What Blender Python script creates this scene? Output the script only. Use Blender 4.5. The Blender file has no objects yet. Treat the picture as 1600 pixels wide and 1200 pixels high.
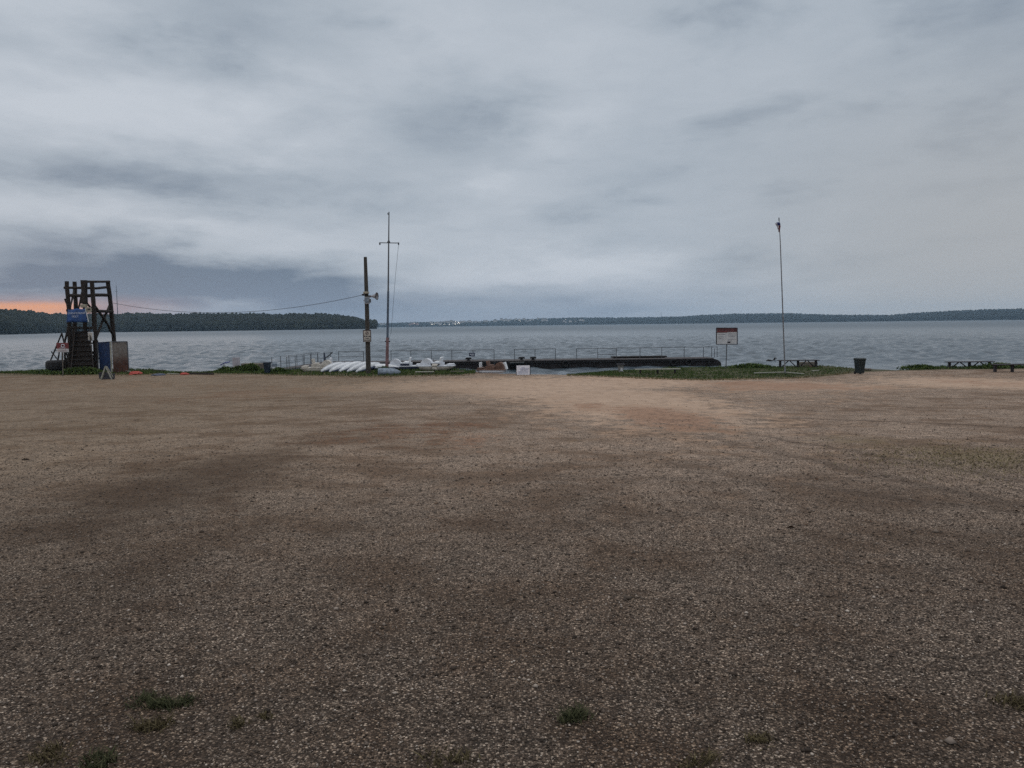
import bpy, bmesh, math, random
import numpy as np
from mathutils import Vector, Matrix
random.seed(7)
RNG = np.random.default_rng(7)
S = bpy.context.scene
C = S.collection
R = math.radians

# ------------------------------------------------------------------ camera
FPX = 1180.0                      # focal length in pixels of a 1600 px wide picture
CAMZ = 1.70
PITCH = math.atan(92 / FPX)
ROLL = R(0.71)
_F = Vector((0, math.cos(PITCH), -math.sin(PITCH)))
_U0 = Vector((0, math.sin(PITCH), math.cos(PITCH)))
_X = Vector((1, 0, 0))
_Rt = _X * math.cos(ROLL) - _U0 * math.sin(ROLL)
_Up = _X * math.sin(ROLL) + _U0 * math.cos(ROLL)
cam_data = bpy.data.cameras.new("camera")
cam = bpy.data.objects.new("camera", cam_data)
C.objects.link(cam)
cam.matrix_world = Matrix(((_Rt.x, _Up.x, -_F.x, 0), (_Rt.y, _Up.y, -_F.y, 0), (_Rt.z, _Up.z, -_F.z, CAMZ), (0, 0, 0, 1)))
cam_data.sensor_width = 36
cam_data.lens = 36 * FPX / 1600
cam_data.clip_start = 0.1
cam_data.clip_end = 30000
S.camera = cam


def ray(px, py):
    return _F + _Rt * ((px - 800) / FPX) + _Up * ((600 - py) / FPX)


def P(px, py, Y):
    d = ray(px, py)
    t = Y / d.y
    return Vector((d.x * t, Y, CAMZ + d.z * t))


# ------------------------------------------------------------------ node helper
class E:
    """a socket or number inside a node tree, with arithmetic"""
    def __init__(s, nt, v): s.nt, s.v = nt, v
    def _m(s, op, a, b=None, c=None):
        n = s.nt.nodes.new('ShaderNodeMath'); n.operation = op
        for i, q in enumerate((a, b, c)):
            if q is None: continue
            q = q.v if isinstance(q, E) else q
            if isinstance(q, (int, float)): n.inputs[i].default_value = q
            else: s.nt.links.new(q, n.inputs[i])
        return E(s.nt, n.outputs[0])
    def __add__(s, o): return s._m('ADD', s, o)
    __radd__ = __add__
    def __sub__(s, o): return s._m('SUBTRACT', s, o)
    def __rsub__(s, o): return s._m('SUBTRACT', o, s)
    def __mul__(s, o): return s._m('MULTIPLY', s, o)
    __rmul__ = __mul__
    def __truediv__(s, o): return s._m('DIVIDE', s, o)
    def f(s, op, b=None, c=None): return s._m(op, s, b, c)
    def smooth(s, a, b, lo=0.0, hi=1.0):
        n = s.nt.nodes.new('ShaderNodeMapRange'); n.interpolation_type = 'SMOOTHSTEP'
        s.nt.links.new(s.v, n.inputs[0])
        for i, q in zip((1, 2, 3, 4), (a, b, lo, hi)): n.inputs[i].default_value = q
        return E(s.nt, n.outputs[0])


def vec(nt, x, y, z):
    n = nt.nodes.new('ShaderNodeCombineXYZ')
    for i, q in enumerate((x, y, z)):
        q = q.v if isinstance(q, E) else q
        if isinstance(q, (int, float)): n.inputs[i].default_value = q
        else: nt.links.new(q, n.inputs[i])
    return n.outputs[0]


def sep(nt, v):
    n = nt.nodes.new('ShaderNodeSeparateXYZ'); nt.links.new(v, n.inputs[0])
    return [E(nt, o) for o in n.outputs]


def noise(nt, v, scale, detail=4, rough=0.55, dist=0.0):
    n = nt.nodes.new('ShaderNodeTexNoise')
    nt.links.new(v, n.inputs['Vector'])
    n.inputs['Scale'].default_value = scale; n.inputs['Detail'].default_value = detail
    n.inputs['Roughness'].default_value = rough; n.inputs['Distortion'].default_value = dist
    return E(nt, n.outputs[0])


def mix(nt, fac, a, b, mode='MIX'):
    n = nt.nodes.new('ShaderNodeMix'); n.data_type = 'RGBA'; n.blend_type = mode
    for s_, q in ((n.inputs[0], fac), (n.inputs[6], a), (n.inputs[7], b)):
        q = q.v if isinstance(q, E) else q
        if isinstance(q, (int, float)): s_.default_value = q
        elif isinstance(q, tuple): s_.default_value = (*q[:3], 1)
        else: nt.links.new(q, s_)
    return n.outputs[2]


def ramp(nt, fac, stops):
    n = nt.nodes.new('ShaderNodeValToRGB')
    cr = n.color_ramp
    while len(cr.elements) < len(stops): cr.elements.new(0.5)
    for e, (p, c) in zip(cr.elements, stops):
        e.position = p; e.color = (*c[:3], 1)
    nt.links.new(fac.v if isinstance(fac, E) else fac, n.inputs[0])
    return n.outputs[0]


def lin(r, g, b):
    return tuple((c / 255 / 12.92) if c <= 10 else ((c / 255 + .055) / 1.055) ** 2.4 for c in (r, g, b))


# ------------------------------------------------------------------ sky: dusk under broken overcast
SUN_AZ, SUN_EL = R(-33), R(2.0)
W = bpy.data.worlds.new("World"); S.world = W; W.use_nodes = True
nt = W.node_tree; nt.nodes.clear()
tc = nt.nodes.new('ShaderNodeTexCoord')
D = tc.outputs['Generated']
dx, dy, dz = sep(nt, D)
azd = dx.f('ARCTAN2', dy) * (180 / math.pi)
eld = dz.f('ARCSINE') * (180 / math.pi)
den = dz.f('MAXIMUM', 0.0) + 0.26
pl = vec(nt, dx / den, dy / den * 0.7, 0.0)
ang = vec(nt, azd / 13.0, (eld + 9.0).f('SQRT') * 2.1, 5.0)
w1 = noise(nt, ang, .7, 5, .55) - 0.5
w2 = noise(nt, vec(nt, azd / 13.0, (eld + 9.0).f('SQRT') * 2.1, 22.0), .7, 5, .55) - 0.5
w3 = noise(nt, vec(nt, azd / 13.0, (eld + 9.0).f('SQRT') * 2.1, 14.0), 1.6, 8, .6) - 0.5
az2 = azd + w1 * 6.0 + w3 * 9.0
el2 = eld + w2 * 2.5 + w3 * 4.2
big = noise(nt, vec(nt, azd / 13.0, (eld + 9.0).f('SQRT') * 2.1, 31.0), .55, 9, .52, .3)
fine = noise(nt, ang, 1.25, 8, .54, .25)
puff = noise(nt, vec(nt, azd / 13.0, (eld + 9.0).f('SQRT') * 2.1, 9.0), 3.6, 7, .58, .35)
base = azd.smooth(-25, 20, .62, .50) - eld.smooth(11, 2) * azd.smooth(-5, -25) * .10
L = (big - .5) * .32 + (fine - .5) * .66 + (puff - .5) * .26 - ((fine - .5).f('ABSOLUTE') - .08) * .55 + base + .07
BLOBS = [  # px, py, rx, ry, amount
    (380, 40, 170, 70, -.40), (690, 195, 120, 50, -.36), (990, 283, 60, 26, -.15), (430, 300, 180, 32, -.27),
    (290, 428, 230, 30, -.56), (40, 395, 100, 34, -.24), (1110, 412, 75, 22, -.14), (1340, 412, 65, 18, -.16),
    (670, 412, 50, 15, -.22), (1280, 240, 260, 70, -.04), (150, 258, 150, 28, -.34), (1570, 60, 170, 110, -.22),
    (620, 478, 330, 26, -.22), (350, 464, 260, 24, -.5), (900, 375, 130, 22, -.10), (60, 470, 120, 30, -.2),
    (400, 150, 150, 50, .26), (60, 60, 130, 90, .20), (120, 180, 140, 36, .18), (880, 200, 60, 60, .22),
    (1250, 100, 80, 32, .08), (1450, 150, 70, 34, .12), (390, 243, 60, 14, .22), (780, 288, 44, 12, .24),
    (110, 330, 150, 22, .22), (460, 384, 150, 18, .22), (860, 428, 260, 26, .42), (620, 60, 90, 80, .18),
    (900, 60, 180, 60, .14), (250, 352, 110, 12, .16)]
for (px, py, rx, ry, a) in BLOBS:
    d = ray(px, py).normalized()
    a0, e0 = math.degrees(math.atan2(d.x, d.y)), math.degrees(math.asin(d.z))
    k = 180 / math.pi / FPX
    qx = (az2 - a0) / (rx * k); qy = (el2 - e0) / (ry * k)
    L = L + ((qx * qx + qy * qy) * -0.8).f('EXPONENT') * a
SKY_DARK, SKY_MID, SKY_LIGHT = lin(112, 127, 145), lin(169, 179, 190), lin(197, 204, 213)
cloud = ramp(nt, L, [(0.0, SKY_DARK), (0.5, SKY_MID), (1.0, SKY_LIGHT)])
# warm grey side away from the sunset and blue-grey band along the horizon
warm = azd.smooth(8, 34) * eld.smooth(22, 2)
cloud = mix(nt, warm * 0.8, cloud, lin(172, 173, 174))
band = eld.smooth(4.6, 0.2) * azd.smooth(26, 4) * azd.smooth(-40, -14)
cloud = mix(nt, band * 0.6, cloud, lin(136, 149, 169))
# the sunset slit under the clouds
elg = eld + w2 * 0.9
gl = elg.smooth(2.5, 1.3) * azd.smooth(-20, -30)
cloud = mix(nt, gl * 0.5, cloud, lin(200, 150, 136))
gl2 = elg.smooth(1.9, 1.45) * azd.smooth(-28.0, -31.3) * elg.smooth(0.2, 0.9, .35, 1.)
cloud = mix(nt, gl2 * 0.85, cloud, lin(246, 166, 108))
# overcast skies are brightest overhead
zen = dz.smooth(0.45, 0.9)
cloud = mix(nt, zen, cloud, (1.22, 1.20, 1.20))
below = dz.smooth(-0.02, -0.25)
cloud = mix(nt, below, cloud, (.05, .05, .05))
bg1 = nt.nodes.new('ShaderNodeBackground'); nt.links.new(cloud, bg1.inputs[0]); bg1.inputs[1].default_value = 1.0
sky = nt.nodes.new('ShaderNodeTexSky'); sky.sky_type = 'NISHITA'; sky.sun_disc = False
sky.sun_elevation = SUN_EL; sky.sun_rotation = SUN_AZ
bg2 = nt.nodes.new('ShaderNodeBackground'); nt.links.new(sky.outputs[0], bg2.inputs[0]); bg2.inputs[1].default_value = 0.05
ms = nt.nodes.new('ShaderNodeMixShader'); ms.inputs[0].default_value = 0.975
nt.links.new(bg2.outputs[0], ms.inputs[1]); nt.links.new(bg1.outputs[0], ms.inputs[2])
wo = nt.nodes.new('ShaderNodeOutputWorld'); nt.links.new(ms.outputs[0], wo.inputs['Surface'])

sd = bpy.data.lights.new("sun", 'SUN'); sd.energy = 0.04; sd.angle = R(30); sd.color = (1, .78, .6)
sun = bpy.data.objects.new("sun", sd); C.objects.link(sun)
_sv = Vector((math.sin(SUN_AZ) * math.cos(R(6)), math.cos(SUN_AZ) * math.cos(R(6)), math.sin(R(6))))
sun.rotation_euler = _sv.to_track_quat('Z', 'Y').to_euler()
sun.location = (-60, 90, 40)

S.view_settings.view_transform = 'Standard'; S.view_settings.look = 'None'
S.view_settings.exposure = 0; S.view_settings.gamma = 1
S.render.engine = 'CYCLES'
S.cycles.use_denoising = False
S.cycles.max_bounces = 6
S.cycles.sample_clamp_indirect = 1.0
S.cycles.volume_bounces = 1

# ------------------------------------------------------------------ materials


def pmat(name, col, rough=.7, var=.25, scale=6, metal=0.0, bump=0.0, bscale=40, col2=None, spec=.4):
    m = bpy.data.materials.new(name); m.use_nodes = True
    t = m.node_tree; b = t.nodes['Principled BSDF']
    v = t.nodes.new('ShaderNodeTexCoord').outputs['Object']
    n = noise(t, v, scale, 6, .62)
    c2 = col2 if col2 else tuple(c * (1 - var * 1.6) for c in col)
    c1 = tuple(min(1, c * (1 + var * .4)) for c in col)
    t.links.new(mix(t, n.smooth(.34, .66), c2, c1), b.inputs['Base Color'])
    b.inputs['Roughness'].default_value = rough
    b.inputs['Metallic'].default_value = metal
    b.inputs['Specular IOR Level'].default_value = spec
    if bump:
        bn = t.nodes.new('ShaderNodeBump'); bn.inputs['Strength'].default_value = bump; bn.inputs['Distance'].default_value = .02
        t.links.new(noise(t, v, bscale, 5).v, bn.inputs['Height']); t.links.new(bn.outputs[0], b.inputs['Normal'])
    return m


M = dict(
    log=pmat('dark_timber', (.028, .021, .018), .8, .45, 9, bump=.6, bscale=30),
    pole=pmat('weathered_pole', (.066, .060, .052), .85, .4, 12, bump=.7, bscale=40),
    board=pmat('grey_board', (.16, .14, .12), .85, .3, 10, bump=.5),
    brown=pmat('brown_board', (.17, .10, .075), .8, .35, 10, bump=.4),
    bench=pmat('bench_timber', (.045, .04, .045), .8, .35, 12, bump=.4),
    palewood=pmat('pale_timber', (.36, .36, .31), .8, .3, 12, bump=.3),
    white=pmat('white_plastic', (.62, .65, .70), .45, .12, 5),
    white2=pmat('bright_white_hull', (.74, .77, .80), .4, .10, 5),
    cream=pmat('cream_plastic', (.50, .47, .42), .5, .16, 5),
    navy=pmat('navy_hull', (.025, .04, .085), .45, .3, 6),
    bluegrey=pmat('blue_grey_paint', (.20, .25, .31), .6, .3, 6),
    blue=pmat('blue_sheet', (.006, .030, .105), .55, .3, 3),
    banner=pmat('blue_banner', (.014, .062, .21), .6, .25, 4),
    rust=pmat('rusty_sheet', (.12, .095, .085), .75, .3, 3, col2=(.07, .03, .022), bump=.2),
    steel=pmat('dull_steel', (.11, .12, .135), .5, .25, 20, metal=.3),
    whitesteel=pmat('white_painted_steel', (.6, .62, .66), .5, .15, 15),
    mastlow=pmat('red_oxide_paint', (.24, .14, .15), .7, .25, 6),
    mastup=pmat('grey_blue_paint', (.10, .135, .19), .6, .25, 6),
    bin=pmat('green_black_plastic', (.010, .02, .022), .5, .3, 8),
    binblue=pmat('blue_black_plastic', (.008, .022, .042), .5, .3, 8),
    concrete=pmat('concrete', (.24, .235, .225), .9, .25, 7, bump=.4),
    rubber=pmat('black_rubber', (.014, .014, .016), .75, .3, 9, bump=.5),
    hullblack=pmat('tarred_pontoon', (.016, .013, .015), .7, .5, 2.2, bump=.4, bscale=12),
    deck=pmat('pier_planks', (.075, .068, .07), .85, .35, 5, bump=.5),
    red=pmat('red_cloth', (.38, .05, .035), .7, .25, 9),
    redsign=pmat('dull_red_panel', (.20, .045, .05), .6, .25, 6),
    redsign2=pmat('dark_red_panel', (.12, .04, .045), .6, .3, 8),
    signwhite=pmat('sign_white', (.55, .56, .58), .55, .10, 4),
    paper=pmat('paper_white', (.74, .74, .80), .6, .08, 4),
    ink=pmat('ink_dark', (.03, .03, .04), .6, .1, 5),
    inkblue=pmat('ink_blue', (.10, .13, .30), .6, .1, 5),
    letter=pmat('white_lettering', (.62, .66, .74), .6, .1, 5),
    beige=pmat('beige_housing', (.36, .33, .26), .6, .2, 9),
    rustypaint=pmat('rust_bracket', (.16, .06, .045), .8, .3, 12),
    ropegrey=pmat('wire', (.03, .03, .035), .6, .1, 5),
    flagwhite=pmat('flag_white', (.5, .5, .55), .8, .1, 5), flagblue=pmat('flag_blue', (.02, .035, .16), .8, .1, 5),
    flagred=pmat('flag_red', (.25, .03, .03), .8, .1, 5),
    plaster=pmat('pale_plaster', (.62, .60, .58), .8, .15, .1), plasterpink=pmat('pink_plaster', (.5, .34, .32), .8, .15, .1),
    rooft=pmat('roof_sheet', (.16, .14, .14), .7, .2, .2), driftwood=pmat('driftwood', (.02, .018, .018), .7, .2, 6),
)
t = M['rust'].node_tree; b = t.nodes['Principled BSDF']
v = t.nodes.new('ShaderNodeTexCoord').outputs['Object']; x, y, z = sep(t, v)
rz_ = (z + (noise(t, v, 2.2, 6, .65) - .5) * .9).smooth(1.75, .55)
t.links.new(mix(t, rz_, mix(t, noise(t, v, 7, 5).smooth(.35, .65), (.14, .12, .105), (.21, .19, .175)), mix(t, noise(t, v, 5, 5).smooth(.35, .65), (.045, .020, .015), (.10, .042, .028))), b.inputs['Base Color'])
# corrugated ribs on the sheet metal
for key in ('blue', 'rust'):
    t = M[key].node_tree; b = t.nodes['Principled BSDF']
    x, y, z = sep(t, t.nodes.new('ShaderNodeTexCoord').outputs['Object'])
    bn = t.nodes.new('ShaderNodeBump'); bn.inputs['Strength'].default_value = .5; bn.inputs['Distance'].default_value = .02
    t.links.new((x * 46).f('SINE').v, bn.inputs['Height']); t.links.new(bn.outputs[0], b.inputs['Normal'])

lampm = bpy.data.materials.new('lamp_glow'); lampm.use_nodes = True
_b = lampm.node_tree.nodes['Principled BSDF']; _b.inputs['Emission Color'].default_value = (1, .93, .8, 1); _b.inputs['Emission Strength'].default_value = 4


def attr_mat(name, stops, rough=.9, spec=.2, trans=None):
    """colour from the per-vertex 'tint' value: each leaf, stone or crown has its own shade"""
    m = bpy.data.materials.new(name); m.use_nodes = True
    t = m.node_tree; b = t.nodes['Principled BSDF']
    a = t.nodes.new('ShaderNodeAttribute'); a.attribute_name = 'tint'
    t.links.new(ramp(t, a.outputs['Fac'], stops), b.inputs['Base Color'])
    b.inputs['Roughness'].default_value = rough; b.inputs['Specular IOR Level'].default_value = spec
    return m


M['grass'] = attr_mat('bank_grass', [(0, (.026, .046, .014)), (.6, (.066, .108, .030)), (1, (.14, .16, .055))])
M['drygrass'] = attr_mat('dry_grass', [(0, (.09, .075, .036)), (.6, (.20, .168, .09)), (1, (.32, .27, .17))])
M['tuft'] = attr_mat('tuft_grass', [(0, (.020, .024, .011)), (.6, (.050, .056, .025)), (1, (.11, .105, .055))])
M['browntuft'] = attr_mat('brown_tuft', [(0, (.030, .024, .012)), (.6, (.085, .068, .034)), (1, (.18, .15, .08))])
M['stone'] = attr_mat('gravel_stone', [(0, (.022, .016, .012)), (.45, (.10, .078, .062)), (.8, (.27, .222, .185)), (1, (.56, .49, .42))], .85)
M['leaf'] = attr_mat('fallen_leaf', [(0, (.025, .018, .014)), (.6, (.07, .04, .026)), (1, (.15, .09, .055))])
M['forest'] = attr_mat('forest_crown', [(0, (.006, .009, .006)), (.6, (.011, .015, .008)), (1, (.024, .028, .013))])
M['farwood'] = attr_mat('far_wood', [(0, (.005, .009, .009)), (1, (.016, .021, .017))])

# ------------------------------------------------------------------ mesh helpers


def link(name, verts, faces, m, parent=None, tint=None, smooth=False):
    me = bpy.data.meshes.new(name)
    if isinstance(verts, np.ndarray):
        k = faces.shape[1]
        me.vertices.add(len(verts)); me.vertices.foreach_set('co', verts.astype(np.float32).ravel())
        me.loops.add(faces.size); me.loops.foreach_set('vertex_index', faces.astype(np.int32).ravel())
        me.polygons.add(len(faces)); me.polygons.foreach_set('loop_start', np.arange(0, faces.size, k, dtype=np.int32))
        me.polygons.foreach_set('loop_total', np.full(len(faces), k, np.int32))
        me.update(calc_edges=True)
    else:
        me.from_pydata(verts, [], faces); me.update()
    if tint is not None:
        a = me.attributes.new('tint', 'FLOAT', 'POINT'); a.data.foreach_set('value', np.asarray(tint, np.float32))
    if smooth: me.polygons.foreach_set('use_smooth', [True] * len(me.polygons))
    if m: me.materials.append(m)
    o = bpy.data.objects.new(name, me); C.objects.link(o)
    if parent: o.parent = parent
    return o


class MB:
    def __init__(s): s.v, s.f = [], []
    def add(s, vs, fs):
        k = len(s.v); s.v += [tuple(v) for v in vs]; s.f += [[i + k for i in f] for f in fs]; return s
    def box(s, c, d, rot=None, bev=0.0):
        hx, hy, hz = d[0] / 2, d[1] / 2, d[2] / 2
        bm = bmesh.new(); bmesh.ops.create_cube(bm, size=1)
        for v in bm.verts: v.co = Vector((v.co.x * d[0], v.co.y * d[1], v.co.z * d[2]))
        if bev: bmesh.ops.bevel(bm, geom=bm.edges[:], offset=bev, segments=2, affect='EDGES', profile=.6)
        m = (rot if rot else Matrix.Identity(3))
        bm.verts.index_update()
        s.add([m @ v.co + Vector(c) for v in bm.verts], [[v.index for v in f.verts] for f in bm.faces]); bm.free(); return s
    def beam(s, a, b, w, h, bev=0.0):
        a, b = Vector(a), Vector(b); d = b - a
        q = d.to_track_quat('X', 'Z').to_matrix()
        return s.box((a + b) / 2, (d.length, w, h), q, bev)
    def tube(s, pts, r, n=8, jit=0.0, cap=True):
        pts = [Vector(p) for p in pts]
        rs = r if isinstance(r, (list, tuple)) else [r] * len(pts)
        vs, fs = [], []
        for i, p in enumerate(pts):
            t = (pts[min(i + 1, len(pts) - 1)] - pts[max(i - 1, 0)]).normalized()
            ref = Vector((0, 0, 1)) if abs(t.z) < .9 else Vector((0, 1, 0))
            a = t.cross(ref).normalized(); b = t.cross(a)
            for k in range(n):
                an = 2 * math.pi * k / n; rr = rs[i] * (1 + random.uniform(-jit, jit))
                vs.append(p + a * math.cos(an) * rr + b * math.sin(an) * rr)
        for i in range(len(pts) - 1):
            for k in range(n):
                fs.append([i * n + k, i * n + (k + 1) % n, (i + 1) * n + (k + 1) % n, (i + 1) * n + k])
        if cap: fs += [list(range(n))[::-1], [(len(pts) - 1) * n + k for k in range(n)]]
        return s.add(vs, fs)
    def loft(s, rings, cap=True, closed=True):
        n = len(rings[0]); vs = [p for r in rings for p in r]; fs = []
        for i in range(len(rings) - 1):
            for k in range(n if closed else n - 1):
                fs.append([i * n + k, i * n + (k + 1) % n, (i + 1) * n + (k + 1) % n, (i + 1) * n + k])
        if cap: fs += [list(range(n))[::-1], [(len(rings) - 1) * n + k for k in range(n)]]
        return s.add(vs, fs)
    def prism(s, poly, y0, y1):
        """polygon in x-z pushed from y0 to y1"""
        n = len(poly)
        return s.add([(x, y0, z) for x, z in poly] + [(x, y1, z) for x, z in poly],
                     [list(range(n)), [n + k for k in range(n)][::-1]] + [[k, n + k, n + (k + 1) % n, (k + 1) % n] for k in range(n)])
    def go(s, name, m, parent=None, smooth=False):
        bm = bmesh.new(); me = bpy.data.meshes.new(name)
        me.from_pydata(s.v, [], s.f); bm.from_mesh(me); bmesh.ops.recalc_face_normals(bm, faces=bm.faces[:]); bm.to_mesh(me); bm.free()
        if smooth: me.polygons.foreach_set('use_smooth', [True] * len(me.polygons))
        me.materials.append(m)
        o = bpy.data.objects.new(name, me); C.objects.link(o)
        if parent: o.parent = parent
        return o


def tag(o, label=None, cat=None, group=None, kind=None):
    if label: o['label'] = label
    if cat: o['category'] = cat
    if group: o['group'] = group
    if kind: o['kind'] = kind
    return o


def thing(name, loc, rz, label, cat, group=None):
    o = bpy.data.objects.new(name, None); C.objects.link(o)
    o.location = loc; o.rotation_euler = (0, 0, rz); o.empty_display_size = .2
    return tag(o, label, cat, group)


def dup(o, loc=None, rz=None, label=None, parent=None):
    c = o.copy(); C.objects.link(c)
    if parent: c.parent = parent
    if loc is not None: c.location = loc
    if rz is not None: c.rotation_euler = (0, 0, rz)
    if label: c['label'] = label
    for ch in list(o.children): dup(ch, parent=c)
    return c


# ------------------------------------------------------------------ the ground
WATER = -2.40
BANK = -1.65
LIP = [(-300, 62), (0, 62), (100, 65), (235, 63), (268, 57.6), (338, 57.6), (362, 60), (420, 62), (560, 60), (700, 58), (745, 55), (790, 52.5), (850, 50.8),
       (900, 51), (960, 53.5), (1060, 57), (1200, 57), (1280, 57), (1340, 53.5), (1400, 51.3), (1480, 53), (1600, 52), (1900, 52)]
_lx = np.array([(p - 800) / FPX * y for p, y in LIP]); _ly = np.array([y for _, y in LIP])


def ramp_z(Y):
    Y = np.asarray(Y, float)
    t = np.clip(Y, -60, 46)
    z = -0.0395 * t
    # ease the slope out into the level bank
    e = np.clip((Y - 30) / 24, 0, 1)
    return z * (1 - e * e * (3 - 2 * e)) + BANK * e * e * (3 - 2 * e)


def ground_z(x, Y):
    x = np.asarray(x, float); Y = np.asarray(Y, float)
    lip = np.interp(x, _lx, _ly)
    z = ramp_z(Y) + .02 * np.sin(x * .7 + Y * .4) * np.sin(Y * .55 - x * .2) * np.clip(Y / 8, 0, 1)
    wob = .5 * np.sin(x * 1.1) + .35 * np.sin(x * 2.7 + 1)
    d = np.clip((Y - lip - wob * .5) / 3.2, 0, 1)
    return z - 1.5 * d * d * (3 - 2 * d) - .04 * np.clip(Y - lip - 3, 0, 99)


def G(px, py):
    d = ray(px, py); lo = 1.5
    Y = 2.0; prev = 2.0
    while Y < 90:
        x = d.x / d.y * Y; z = CAMZ + d.z / d.y * Y
        if z <= float(ground_z(x, Y)): break
        prev = Y; Y += .25
    a, b = prev, Y
    for _ in range(18):
        m_ = (a + b) / 2
        if CAMZ + d.z / d.y * m_ <= float(ground_z(d.x / d.y * m_, m_)): b = m_
        else: a = m_
    x = d.x / d.y * b
    return Vector((x, b, float(ground_z(x, b))))


def at(px, Y):
    """ground point under picture column px at distance Y"""
    x = (px - 800) / FPX * Y
    for _ in range(4):
        z = float(ground_z(x, Y))
        # columns lean a little with the camera roll
        d = None
        py = 600 - FPX * ((z - CAMZ) * _Up.z + Y * _Up.y + x * _Up.x) / (Y * _F.y + (z - CAMZ) * _F.z)
        q = P(px, py, Y); x = q.x
    return Vector((x, Y, float(ground_z(x, Y))))


gx = np.concatenate([np.arange(-160, -60, 2.5), np.arange(-60, 60, .3), np.arange(60, 161, 2.5)])
gy = np.concatenate([np.arange(-40, 0, 2.0), np.arange(0, 76, .25)])
XX, YY = np.meshgrid(gx, gy)
ZZ = ground_z(XX, YY)
gv = np.stack([XX, YY, ZZ], -1).reshape(-1, 3)
ny, nx = XX.shape
ii = (np.arange(ny - 1)[:, None] * nx + np.arange(nx - 1)[None]).reshape(-1)
gf = np.stack([ii, ii + 1, ii + nx + 1, ii + nx], -1)


def ell(x0, x1, y0, y1):
    """patch between picture columns x0-x1 and rows y0-y1, laid out on the ground in metres"""
    xm, ym = (x0 + x1) / 2, (y0 + y1) / 2
    a, b = G(xm, y1), G(xm, y0); c0 = (a.y + b.y) / 2; ry = max(.2, (b.y - a.y) / 2)
    cx = (xm - 800) / FPX * c0; rx = (x1 - x0) / 2 / FPX * c0
    q = ((XX - cx) / rx) ** 2 + ((YY - c0) / ry) ** 2
    return np.exp(-q * .9)


def patches(lst):
    m = np.zeros_like(XX)
    for e in lst: m = np.maximum(m, ell(*e[:4]) * (e[4] if len(e) > 4 else 1))
    return m


sand = patches([(480, 1200, 588, 612), (810, 1120, 600, 680), (700, 1000, 590, 630), (1380, 1700, 586, 614), (1050, 1420, 592, 614, .8), (-100, 500, 588, 620, .35), (1050, 1350, 600, 640, .45)])
redm = patches([(960, 1110, 634, 674, 1.15), (1080, 1360, 594, 612, .9), (1460, 1640, 588, 608, .6), (270, 480, 604, 630, .7), (480, 800, 655, 700, .6),
                (680, 800, 668, 706, .7), (880, 960, 625, 645, .6), (880, 920, 680, 700, .4), (1320, 1380, 730, 750, .4), (560, 700, 800, 830, .4)])
dirt = patches([(160, 460, 690, 900), (-60, 300, 840, 1130, .8), (560, 900, 780, 850, .5), (1050, 1350, 830, 960, .55), (1100, 1260, 670, 720, .5),
                (60, 330, 700, 760, .5), (380, 820, 655, 705, .65), (1000, 1700, 1040, 1300, .6), (-200, 600, 1080, 1300, .7), (1350, 1700, 760, 1100, .45)])
grn = patches([(1380, 1750, 688, 770), (1230, 1420, 678, 698, .9), (860, 930, 678, 698, .6), (-80, 120, 690, 800, .5), (-120, 420, 640, 780, .35), (180, 280, 1085, 1110, .7),
               (205, 270, 1120, 1155, .8), (1560, 1680, 1080, 1130, .8), (0, 200, 1150, 1250, .7), (880, 930, 1110, 1135, .6), (-60, 350, 760, 1000, .3)])
edge = np.interp(XX, _lx, _ly)
green_edge = np.interp(XX, [(p - 800) / FPX * y for p, y in ((-300, 57), (0, 57), (100, 57), (260, 56), (430, 54), (560, 51.5), (720, 51))] + [-3.0, 2.5] + [(p - 800) / FPX * y for p, y in ((900, 50), (1000, 47), (1100, 45.3), (1280, 46), (1340, 49), (1400, 50.5), (1480, 50.8), (1600, 50.5))],
                       [57, 57, 57, 56, 54, 51.5, 51, 56, 54, 50.6, 47.5, 45.3, 46, 49, 50.5, 50.8, 50.5])
bankg = np.clip((YY - green_edge) / .7 + .5, 0, 1)
near = np.clip((13 - YY) / 9.5, 0, 1)  # foreground mask, also used to paint vignette-like darkening into the gravel
ground = link('ground', gv, gf, None, smooth=True)
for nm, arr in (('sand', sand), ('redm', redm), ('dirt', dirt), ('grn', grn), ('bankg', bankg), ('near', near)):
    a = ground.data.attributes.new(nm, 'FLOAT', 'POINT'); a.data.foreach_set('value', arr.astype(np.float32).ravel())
tag(ground, kind='structure')
gm = bpy.data.materials.new('gravel_ground'); gm.use_nodes = True
t = gm.node_tree; b = t.nodes['Principled BSDF']
v = t.nodes.new('ShaderNodeTexCoord').outputs['Object']


def at_(nm):
    a = t.nodes.new('ShaderNodeAttribute'); a.attribute_name = nm; return E(t, a.outputs['Fac'])


px_, py_, pz_ = sep(t, v)
TRACKS = [(*G(1240, 690)[:2], *G(1600, 752)[:2]), (*G(1180, 700)[:2], *G(1600, 790)[:2]), (*G(1100, 735)[:2], *G(1600, 805)[:2]), (*G(1150, 650)[:2], *G(1600, 668)[:2])]
n_big = noise(t, v, .35, 5, .6); n_mid = noise(t, v, 1.7, 6, .65); n_sm = noise(t, v, 9, 5, .7); n_fine = noise(t, v, 55, 4, .7)
brk = (n_mid - .5) * 1.0 + (n_sm - .5) * .8 + (n_big - .5) * .5
vo = t.nodes.new('ShaderNodeTexVoronoi'); t.links.new(v, vo.inputs['Vector']); vo.inputs['Scale'].default_value = 92; vo.inputs['Randomness'].default_value = 1
cellr, cellg, cellb = sep(t, vo.outputs['Color'])
vd = E(t, vo.outputs['Distance'])
stone = ramp(t, cellr, [(0, (.12, .092, .072)), (.45, (.235, .184, .147)), (.82, (.345, .282, .233)), (1, (.60, .52, .44))])
gap = vd.smooth(.40, .72)
col = mix(t, gap * .9, stone, (.045, .036, .028))
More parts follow.
